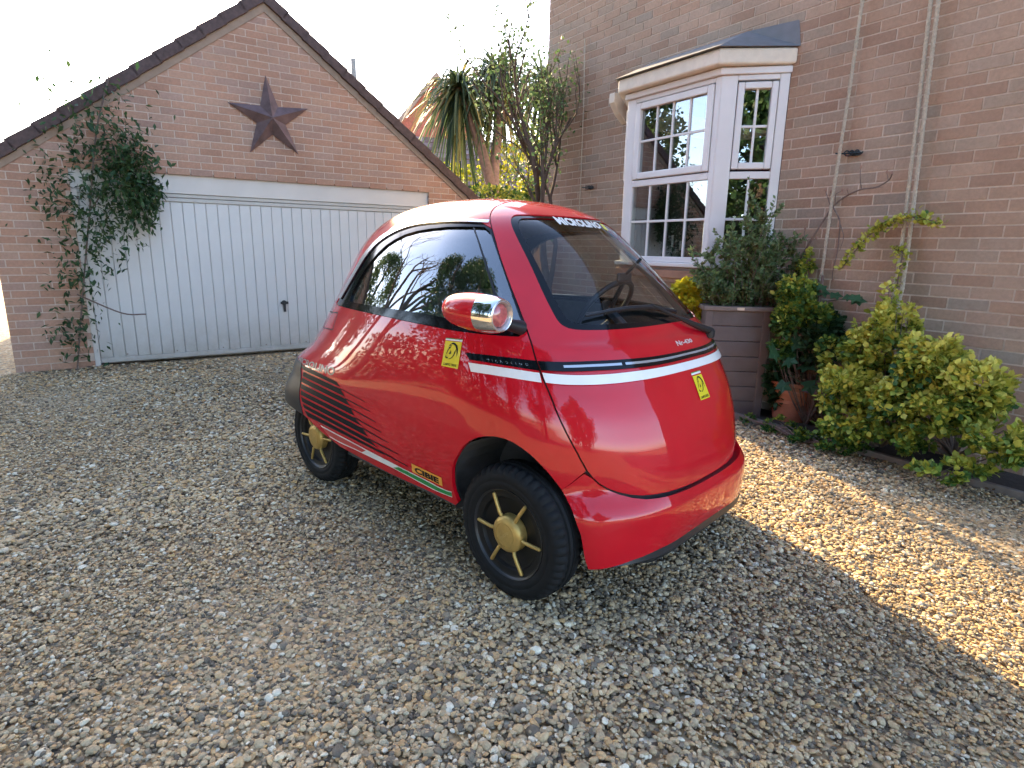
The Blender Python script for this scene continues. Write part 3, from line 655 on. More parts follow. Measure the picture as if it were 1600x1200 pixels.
def wispy(label, base, wdt, dpt, hgt, nst, seed, lean):
    rr = np.random.default_rng(seed); o = thing('planter_shrub', label, 'shrub', tuple(base)); w = MB(); C = []; D = []; R = []
    for k in range(nst):
        a = rr.uniform(-1, 1); h = hgt*(1-.45*abs(a)**1.5)*rr.uniform(.45, 1.05); c0 = np.array([a*wdt*.45+rr.normal(0, .02), rr.uniform(-1, 1)*dpt*.3, 0.])
        tip = c0+np.array([a*wdt*.45+rr.normal(0, .07)+lean*h, rr.normal(0, .06), h]); c = curve([c0, (c0+tip)/2+rr.normal(0, .03, 3), tip], 7); w.tube(c, [.0035*(1-.6*i/len(c)) for i in range(len(c))], 4)
        br = [c]
        for j in range(5):
            q = c[rr.integers(3, len(c)-1)]; e = q+np.array([rr.normal(0, .08), rr.normal(0, .06), rr.uniform(.04, .14)]); br.append(curve([q, (q+e)/2+rr.normal(0, .012, 3), e], 5)); w.tube(br[-1], .0018, 3)
        for bb_ in br:
            for i in range(1, len(bb_)):
                t = bb_[i]-bb_[i-1]; t = t/np.linalg.norm(t)
                for _ in range(4): C.append(bb_[i]-(bb_[i]-bb_[i-1])*rr.random()); d = unit(1, rr)[0]; D.append(d-t*(d@t)+t*.7); R.append(.35+.35*C[-1][2]/hgt+rr.normal(0, .18))
    C = np.array(C); V, Fa, k = leaf_array('oval', C, np.array(D), unit(len(C), rr)+np.array([0, -.3, .8]), .036*rr.uniform(.5, 1.25, len(C)), .62)
    f = link('foliage', npmesh('foliage', V, Fa, np.repeat(np.clip(R, 0, 1), k)), m_sage, o); f['kind'] = 'stuff'; w.build('stems', twig, o, smooth=True, auto=False)
wispy('tall wispy grey green shrub growing out of the planter', np.array([pb[0]-.17, pb[1]+.13, PH-.08]), .44, .22, .76, 50, 5, .04)
wispy('thin upright sprig reaching above the planter shrub', np.array([pb[0]-.03, pb[1]+.10, PH-.08]), .08, .05, 1.12, 5, 8, .0)
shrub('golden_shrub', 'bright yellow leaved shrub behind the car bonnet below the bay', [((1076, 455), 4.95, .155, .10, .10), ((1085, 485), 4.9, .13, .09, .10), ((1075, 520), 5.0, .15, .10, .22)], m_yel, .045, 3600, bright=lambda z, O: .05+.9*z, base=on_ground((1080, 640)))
fig = thing('broad_leaf_plant', 'plant with broad lobed green leaves between planter and pot', 'plant', tuple(tpz*np.array([1, 1, 0])+np.array([.03, .1, .28])))
C = np.array([at((x, y), 4.5+RNG.uniform(-.12, .12)) for x, y in [(1212, 545), (1235, 530), (1260, 540), (1225, 565), (1250, 572), (1272, 560), (1208, 580), (1240, 590), (1262, 595), (1220, 520), (1280, 530), (1230, 550), (1255, 515), (1215, 600), (1276, 585)]])
single_leaves(fig, m_grn_o, C, np.stack([RNG.normal(0, .6, 15), RNG.normal(-.4, .3, 15), RNG.normal(-.35, .3, 15)], 1), np.stack([RNG.normal(-.1, .3, 15), RNG.normal(-.8, .2, 15), RNG.normal(.7, .2, 15)], 1), RNG.uniform(.10, .15, 15), 'lobed')
w = MB(); b0 = np.array(fig.location)
for c in C: w.tube(curve([(0, 0, 0), (c-b0)*np.array([.4, .4, .8]), c-b0], 3), .004, 5)
w.build('stems', twig, fig, smooth=True)
sq = thing('broad_leaf_plant', 'pale broad leaves lying flat against the wall below the rope', 'plant', tuple(on_house((1275, 600), .10)*np.array([1, 1, 0])))
C = np.array([on_house(p, .13) for p in [(1276, 456), (1297, 462), (1330, 470), (1345, 466), (1290, 452), (1318, 464)]])
single_leaves(sq, m_grn_o, C, np.array([(.9, -.3, -.1), (1, -.5, 0), (.9, -.6, 0), (-1, .5, -.1), (-.8, .6, .3), (.6, -.8, -.1)]), np.array([(-.3, -.5, .9)]*6), [.10, .085, .10, .09, .08, .08], 'lobed')
b0 = np.array(sq.location); w = MB()
w.tube(curve([on_house(p, .11)-b0 for p in [(1268, 640), (1265, 590), (1272, 520), (1280, 470), (1286, 430)]], 5), [.019-.0004*k for k in range(21)], 8)
w.tube(curve([on_house(p, .11)-b0 for p in [(1276, 475), (1295, 470), (1345, 466)]], 4), .005, 5)
w.build('stem', twig, sq, smooth=True)
rose = thing('climbing_rose', 'bare thorny climbing branch spread across the brick wall', 'climber', tuple(on_house((1240, 640), .06)*np.array([1, 1, 0])))
b0 = np.array(rose.location); w = MB()
BR = [([(1240, 640), (1236, 520), (1240, 430), (1258, 392), (1276, 362), (1300, 325), (1318, 309), (1345, 296), (1368, 293), (1388, 282), (1394, 272)], .010),
      ([(1302, 324), (1312, 345), (1311, 370), (1308, 396), (1302, 420), (1300, 440)], .006), ([(1313, 350), (1318, 370), (1312, 392)], .004), ([(1300, 326), (1294, 312), (1290, 298)], .005), ([(1294, 312), (1298, 300)], .003),
      ([(1305, 318), (1306, 304), (1316, 298)], .004), ([(1346, 296), (1344, 278), (1345, 262)], .004), ([(1388, 283), (1386, 270)], .003), ([(1262, 377), (1257, 368), (1258, 358)], .004), ([(1266, 375), (1275, 373)], .003), ([(1368, 293), (1380, 292)], .003), ([(1326, 306), (1324, 297)], .003)]
for pts, r in BR:
    c = curve([on_house(p, .05+.015*math.sin(i*2.)) - b0 for i, p in enumerate(pts)], 4); k = len(c); w.tube(c, [r*(1-.6*i/k) for i in range(k)], 6)
w.build('branches', twig, rose, smooth=True)
w = MB()
for p in [(1394, 271), (1290, 297), (1298, 299), (1316, 297), (1345, 261), (1386, 269), (1258, 357), (1276, 372), (1324, 296), (1302, 438)]:
    w.lathe([(0, -.014), (.008, -.004), (.008, .006), (0, .016)], 6, 'z', on_house(p, .055)-b0)
w.build('buds', plain('bud', (.30, .17, .12), .7), rose, smooth=True)
def trail(label, pts, n, out=.10):
    o = thing('ivy_trail', label, 'climber', tuple(on_house(pts[0], out))); b0 = np.array(o.location)
    c = curve([on_house(p, out+.03*math.sin(i*1.3))-b0 for i, p in enumerate(pts)], 8); MB().tube(c, .005, 5).build('stem', twig, o, smooth=True)
    P = np.array([c[i] for i in RNG.integers(0, len(c), n)])+RNG.normal(0, .018, (n, 3)); foliage('foliage', o, m_var, P, .034*RNG.uniform(.6, 1.2, n), 'oval', rv=np.clip(RNG.normal(.72, .14, n), 0, 1))
trail('arching yellow green ivy trail reaching out over the wall at right', [(1316, 418), (1330, 400), (1345, 382), (1360, 366), (1380, 352), (1404, 343), (1435, 340), (1470, 350)], 420)
trail('short yellow ivy shoot beside the rope at the right edge', [(1400, 470), (1404, 430), (1410, 396), (1402, 390)], 120, .09)
# ------------------------------------------------------------------ vine at the garage's left pier
vb = on_garage((150, 590), .15)*np.array([1, 1, 0]); vine = thing('wall_vine', 'leafy vine hanging over the left end of the garage door', 'climber', tuple(vb))
P = []; 
for px, sp, k in [((150, 215), .26, 700), ((200, 240), .13, 330), ((185, 290), .17, 480), ((212, 275), .10, 190), ((228, 300), .08, 160), ((236, 322), .05, 90), ((240, 292), .05, 80), ((205, 330), .10, 170), ((160, 350), .2, 480), ((120, 420), .16, 240), ((100, 300), .2, 420), ((232, 345), .04, 50), ((110, 520), .14, 180)]:
    c = on_garage(px, .14); P.append(c+RNG.normal(0, 1, (k, 3))*np.array([sp, sp*.5, sp*1.1]))
P = np.concatenate(P); gdv = P[:, :2]@GN-G_OFF; P = P[gdv < -.02]
foliage('foliage', vine, m_grn, P-vb, .075*RNG.uniform(.5, 1.25, len(P)), 'slim', droop=.9, rv=np.clip(RNG.normal(.55, .25, len(P)), 0, 1), Wd=1.5)
w = MB()
for pts in ([(120, 590), (130, 450), (140, 330), (150, 210), (170, 120)], [(140, 330), (180, 280), (220, 285), (240, 300)], [(150, 250), (200, 240), (215, 225)], [(180, 280), (210, 310), (232, 345)], [(120, 460), (190, 489), (228, 491)]):
    w.tube(curve([on_garage(p, .10)-vb for p in pts], 5), .008, 6)
w.build('stems', twig, vine, smooth=True)
# ------------------------------------------------------------------ beyond the garage: neighbour's house, palm, trees
nb = at((700, 300), 17.5); NBR = math.radians(18)
nei = thing('neighbour_house', "neighbour's house with sunlit tiled roof behind the garage", 'house', (nb[0]+1.5, nb[1], 0), NBR)
tile_st = [(0., (.17, .10, .085)), (.5, (.25, .16, .13)), (1., (.32, .22, .19))]
tile_o = randcol('roof_tile', tile_st, 'object', grain=12, gstr=.3, bstr=.4); tile_a = randcol('roof_tile_far', tile_st, 'attr', grain=12, gstr=.3, bstr=.4)
MB().box(-4.4, 6, 0, 7, 0, 2.6).build('wall', plain('neighbour_brick', (.36, .19, .14), .9, var=.2, scale=30, bstr=.5), nei)
EZ, RZ, RD = 2.45, 4.75, 2.7
w = MB(); w.prism([(-.25, EZ-.05), (RD, RZ-.05), (RD*2+.25, EZ-.05), (RD*2+.25, EZ-.2), (RD, RZ-.25), (-.25, EZ-.2)], 'x', -4.6, 6.2); nrf = w.build('roof', roof_brown, nei)
tl = math.hypot(RD+.25, RZ-EZ); ang = math.atan2(RZ-EZ, RD+.25); tm = MB().prism([(0, 0), (.34, .03), (.34, .048), (0, .02)], 'x', -.145, .145).mesh('tile'); tm.materials.append(tile_o)
TV = MB(); cnt = 0
for j in range(int(tl/.29)):
    for i in range(37):
        x = -4.55+i*.295+.147*(j % 2); t = tl-.3-j*.29
        y, z = -.25+t*math.cos(ang), EZ-.04+t*math.sin(ang)
        Mx = Matrix.Translation((x, y, z)) @ Matrix.Rotation(ang, 4, 'X') @ Matrix.Rotation(math.pi, 4, 'Z') @ Matrix.Translation((0, -.34, 0))
        wp = nei.matrix_world
        cw = Matrix.Translation((nb[0]+1.5, nb[1], 0)) @ Matrix.Rotation(NBR, 4, 'Z') @ Vector((x, y, z)); q = project(np.array(cw))[0]
        if 600 < q[0] < 870 and 40 < q[1] < 300 and cnt < 300:
            o = bpy.data.objects.new('tile', tm); COL.objects.link(o); o.parent = nrf; o.matrix_local = Mx; cnt += 1
        else: TV.add([Mx @ v.co for v in tm.vertices], [tuple(p.vertices) for p in tm.polygons], rnd.random())
o = TV.build('roof_tiles', tile_a, nrf, rv=True); o['kind'] = 'stuff'
# tile hung red gable behind the low roof, vent pipe
GX2, GA, GH, GB2 = -1.3, 6.5, 2.75, 3.2
w = MB(); w.prism([(GX2-GH, GB2), (GX2+GH, GB2), (GX2, GA)], 'y', 2.9, 3.1); w.box(GX2-GH, GX2+GH, 2.9, 6.5, 0, GB2-.001)
w.build('gable', plain('red_hung_tile', (.45, .13, .08), .8, var=.25, scale=18, bstr=.6), nei)
hs = (GA-GB2)/GH
for s in (-1, 1):
    w = MB(); x1 = GX2+s*(GH+.3); z1 = GA-hs*(GH+.3); w.prism([(GX2, GA+.22), (x1, z1+.22), (x1, z1+.03), (GX2, GA+.03)], 'y', 2.7, 6.6); w.build('gable_roof', plain('pale_roof_edge', (.34, .23, .17), .85, var=.2), nei)  # light brown edge of the gable roof
MB().tube([(-4.0, .4, 3.2), (-4.0, .4, 6.2)], .07, 8).build('vent_pipe', plain('grey_pipe', (.2, .2, .19), .6), nei)
fence_m = plain('fence_board', (.16, .11, .08), .9, var=.25, scale=8, bstr=.4)
fp = thing('garden_fence', 'brown close boarded fence closing the gap behind the car', 'fence', tuple(garage_world(4.3, 1.2, 0)), G_ROT)
for k in range(28): MB().box(.02+k*.105, .12+k*.105, -.01, .012, 0, 1.65+.01*(k % 3)).build('board', fence_m, fp)
MB().box(0, 2.98, .013, .05, 1.3, 1.38).build('rail', fence_m, fp)
# cordyline palm with two trunks
pal = thing('cordyline_palm', 'palm with two forked trunks and drooping sword leaves behind the garage', 'palm tree', tuple(at((778, 300), 11.2)*np.array([1, 1, 0])))
b0 = np.array(pal.location); heads = [at((716, 138), 11.2), at((778, 116), 11.4), at((848, 128), 11.8)]
w = MB(); f0 = at((772, 296), 11.2)
w.tube(curve([(0, 0, 0), (f0-b0)*np.array([.5, .5, .5]), f0-b0], 4), [.14]*9, 10)
w.tube(curve([f0-b0-np.array([0, 0, .1]), at((757, 250), 11.2)-b0, at((740, 195), 11.2)-b0, heads[0]-b0], 6), [.105-.001*k for k in range(19)], 10)
w.tube(curve([f0-b0-np.array([0, 0, .1]), at((774, 240), 11.3)-b0, at((782, 180), 11.3)-b0, heads[1]-b0], 6), [.10-.0008*k for k in range(19)], 10)
w.tube(curve([at((787, 190), 11.4)-b0, at((815, 150), 11.6)-b0, heads[2]-b0], 6), [.07]*13, 8)
w.build('trunk', plain('palm_trunk', (.26, .17, .13), .9, var=.25, scale=16, bstr=.6), pal, smooth=True)
V = []; F = []; RV = []
for h, cnt_ in zip(heads, (300, 300, 170)):
    for k in range(cnt_):
        a = RNG.uniform(0, 6.283); el = RNG.uniform(-1.3, 1.1); Lf = RNG.uniform(.95, 1.6); d = np.array([math.cos(a)*math.cos(el), math.sin(a)*math.cos(el), math.sin(el)]); s = np.array([-math.sin(a), math.cos(a), 0])
        dr = RNG.uniform(.35, .95); q = len(V); c = RNG.random()
        for i in range(6):
            t = i/5; p = h-b0+d*Lf*t*(1-.18*t)+np.array([0, 0, -dr*Lf*t*t*(.75 if el < .3 else 1.)]); wd = .03*(1-.85*t)+.004
            V += [p-s*wd, p+s*wd]; RV += [c, c]
        F += [(q+2*i, q+2*i+1, q+2*i+3, q+2*i+2) for i in range(5)]
m_palm = randcol('palm_leaf', [(0., (.03, .055, .025)), (.6, (.075, .11, .05)), (.85, (.14, .16, .06)), (1., (.42, .33, .10))], 'attr', rough=.5, grain=8, gstr=.2, bstr=0, transl=.4)
o = link('fronds', npmesh('fronds', np.array(V), np.array(F), RV), m_palm, pal); o['kind'] = 'stuff'
def branch_tree(name, label, base, hgt, seed, rad, leafs, leaf, mat, spread=.55, levels=4, cat='tree', lean=(0, 0), shape='oval', first=.3, rv=None, up=.4, kids=3, wall=False):
    rr = np.random.default_rng(seed); o = thing(name, label, cat, tuple(base)); w = MB(); tips = []
    def grow(p, d, L, r, lv):
        n_ = 4; P = [p]; dd = d
        for i in range(n_):
            dd = dd+rr.normal(0, .10, 3)+np.array([0, 0, .04]); dd /= np.linalg.norm(dd); q_ = P[-1]+dd*L/n_
            if wall:
                e_ = -((q_+base)[:2]@DN)+H_OFF+.10
                if e_ > 0: q_ = q_+np.array([*(DN*e_), 0]); dd = dd+np.array([*(DN*.35), 0]); dd /= np.linalg.norm(dd)
            P.append(q_)
        w.tube(P, [r*(1-.38*i/n_) for i in range(n_+1)], 7 if lv < 2 else 4, caps=False)
        if lv >= 2: tips.extend(P[1:])
        if lv == levels: return
        for k in range(kids+(lv == 0)):
            t = rr.uniform(first if lv == 0 else .25, 1.); q = P[min(n_, int(t*n_)+1)]; a = rr.normal(0, 1, 3); a -= dd*(a@dd); a /= np.linalg.norm(a)
            nd = dd*(1-spread)+a*spread+np.array([0, 0, .12]); grow(q, nd/np.linalg.norm(nd), L*rr.uniform(.55, .75), r*.55, lv+1)
    grow(np.zeros(3), np.array([lean[0], lean[1], 1.]), hgt*.5, rad, 0)
    w.build('trunk', bark, o, smooth=True, auto=False)
    if leafs:
        T = np.array(tips); P = T[rr.integers(0, len(T), leafs)]+rr.normal(0, .05*hgt/3, (leafs, 3))
        foliage('crown', o, mat, P, leaf*rr.uniform(.6, 1.3, leafs), shape, rng=rr, rv=rr.random(leafs) if rv is None else np.clip(rr.normal(rv, .2, leafs), 0, 1), up=up)
    return o
branch_tree('small_tree', 'slender dark branched tree with sparse leaves against the far house wall', at((852, 330), 6.95)*np.array([1, 1, 0]), 3.3, 21, .06, 2200, .042, m_sage, first=.12, spread=.30, rv=.42, lean=(-.02, -.03), wall=True, kids=3)
branch_tree('small_tree', 'thin twiggy tree just right of the palm trunks', at((835, 330), 9.4)*np.array([1, 1, 0]), 2.5, 25, .05, 800, .05, m_yel, first=.3, spread=.5, rv=.2)
for px, dp, rx, rz, lab, mt, s in [((715, 285), 12.6, .55, .45, 'yellow green shrub against the roof at the garage corner', m_yel, 2), ((805, 275), 12.2, .85, .75, 'sunlit leafy shrub between the palm and the small tree', m_yel, 3), ((760, 320), 10.4, 1.0, .35, 'pale green hedge top showing above the car roof', m_var, 4), ((860, 315), 9.0, .5, .25, 'green bush below the small tree by the house corner', m_var, 6), ((835, 215), 13.5, .5, .8, 'tall yellow green bush seen behind the small tree', m_yel, 7)]:
    c = at(px, dp); b_ = np.array([c[0], c[1], 0]); o = thing('garden_shrub', lab, 'shrub', tuple(b_)); rr = np.random.default_rng(s)
    n_ = int(1500*rx); p, q = blob_points(n_, c-b_, (rx, rx*.6, rz), rr, lumps=26, lump=.28); foliage('foliage', o, mt, p, .075*rr.uniform(.6, 1.3, n_), 'oval', out=q, rng=rr, rv=np.clip(rr.normal(.55, .28, n_), 0, 1))
    w = MB()
    for k in range(6): w.tube(curve([(0, 0, 0), (c-b_)*np.array([.5, .5, .6])+rr.normal(0, .1, 3), p[k*7]], 4), .02, 5)
    w.build('stems', twig, o)
# ------------------------------------------------------------------ the garden to the left and behind, seen in the glass and paint
def big_tree(label, base, r, hgt, mat, n, leaf, seed, z0=.35, rv=.4):
    rr = np.random.default_rng(seed); o = thing('garden_tree', label, 'tree', base)
    MB().tube([(0, 0, 0), (.05, .03, hgt*.5), (0, .1, hgt*.85)], [.22, .16, .05], 8).build('trunk', bark, o, smooth=True)
    p, q = blob_points(n, (0, 0, hgt*(.5+z0/2)), (r, r, hgt*(1-z0)/2), rr, shell=.7, lumps=60, lump=.26)
    foliage('crown', o, mat, p, leaf*rr.uniform(.6, 1.3, n), 'oval', out=q, rng=rr, rv=np.clip(rr.normal(rv, .22, n), 0, 1))
for (x, y, r, h_, n_, lab, sd) in [(-6.1, -3.2, 2.4, 15, 18000, 'dense dark evergreen furthest back on the left of the drive', 31), (-6.0, -.2, 2.3, 16, 20000, 'tallest dark evergreen left of the drive, mirrored in the side glass', 35), (-6.4, 2.0, 1.9, 11, 13000, 'shorter dark evergreen nearest the garage, mirrored in the side glass', 36)]:
    big_tree(lab, (x, y, 0), r, h_, m_grn, n_, .15, sd, .0, .3)
big_tree('ivy clad tree beyond the garage corner, mirrored in the bay', (-12.5, 9.6, 0), 2.4, 8, m_sage, 9000, .18, 32, .1, .4)
big_tree('rounded evergreen behind the photographer', (1.5, -7.5, 0), 2.6, 6, m_grn, 9000, .2, 33, .0, .5)
big_tree('tall loose shrub tree behind and left of the photographer', (-3.8, -7.0, 0), 2.9, 13, m_grn, 14000, .2, 34, .0, .5)
branch_tree('bare_tree', 'bare leafless tree left of the drive, mirrored in the side glass', (-6.4, 4.3, 0), 9.0, 41, .12, 0, 0, None, first=.15, spread=.42)
branch_tree('bare_tree', 'second bare tree further back left of the drive', (-7.6, 5.4, 0), 9.0, 43, .11, 0, 0, None, first=.2, spread=.45)
hg = thing('hedge', 'clipped green hedge along the far left of the drive', 'hedge', (-7.6, -.5, 0)); P_ = RNG.uniform(-1, 1, (9000, 3))*np.array([.5, 5.5, .8])+np.array([0, 0, .8]); foliage('foliage', hg, m_grn, P_, .13*RNG.uniform(.6, 1.3, 9000), rv=np.clip(RNG.normal(.5, .25, 9000), 0, 1))

# ------------------------------------------------------------------ fallen leaves along the bed
nl = 260; xs = RNG.uniform(-3.6, 1.0, nl); ys = -.43-np.abs(RNG.normal(0, .16, nl)); LC = np.array([house_world(x, y, .014) for x, y in zip(xs, ys)]); LC[:, 2] += RNG.uniform(0, .008, nl)
more = np.stack([RNG.uniform(-3.5, 2.2, 90), RNG.uniform(1.3, 6., 90), RNG.uniform(.012, .02, 90)], 1); LC = np.concatenate([LC, more])
Dl = unit(len(LC)); Dl[:, 2] *= .2; V, Fa, k = leaf_array('oval', LC, Dl, unit(len(LC))*.35+np.array([0, 0, 1.]), RNG.uniform(.016, .036, len(LC)), .8)
lit = link('leaf_litter', npmesh('leaf_litter', V, Fa, np.repeat(RNG.random(len(LC)), k)), randcol('dead_leaf', [(0., (.12, .07, .04)), (.6, (.25, .15, .07)), (1., (.40, .30, .10))], 'attr', rough=.8, grain=30, gstr=.2, bstr=0)); tag(lit, 'fallen brown leaves scattered on the gravel beside the bed', 'leaf litter', kind='stuff')
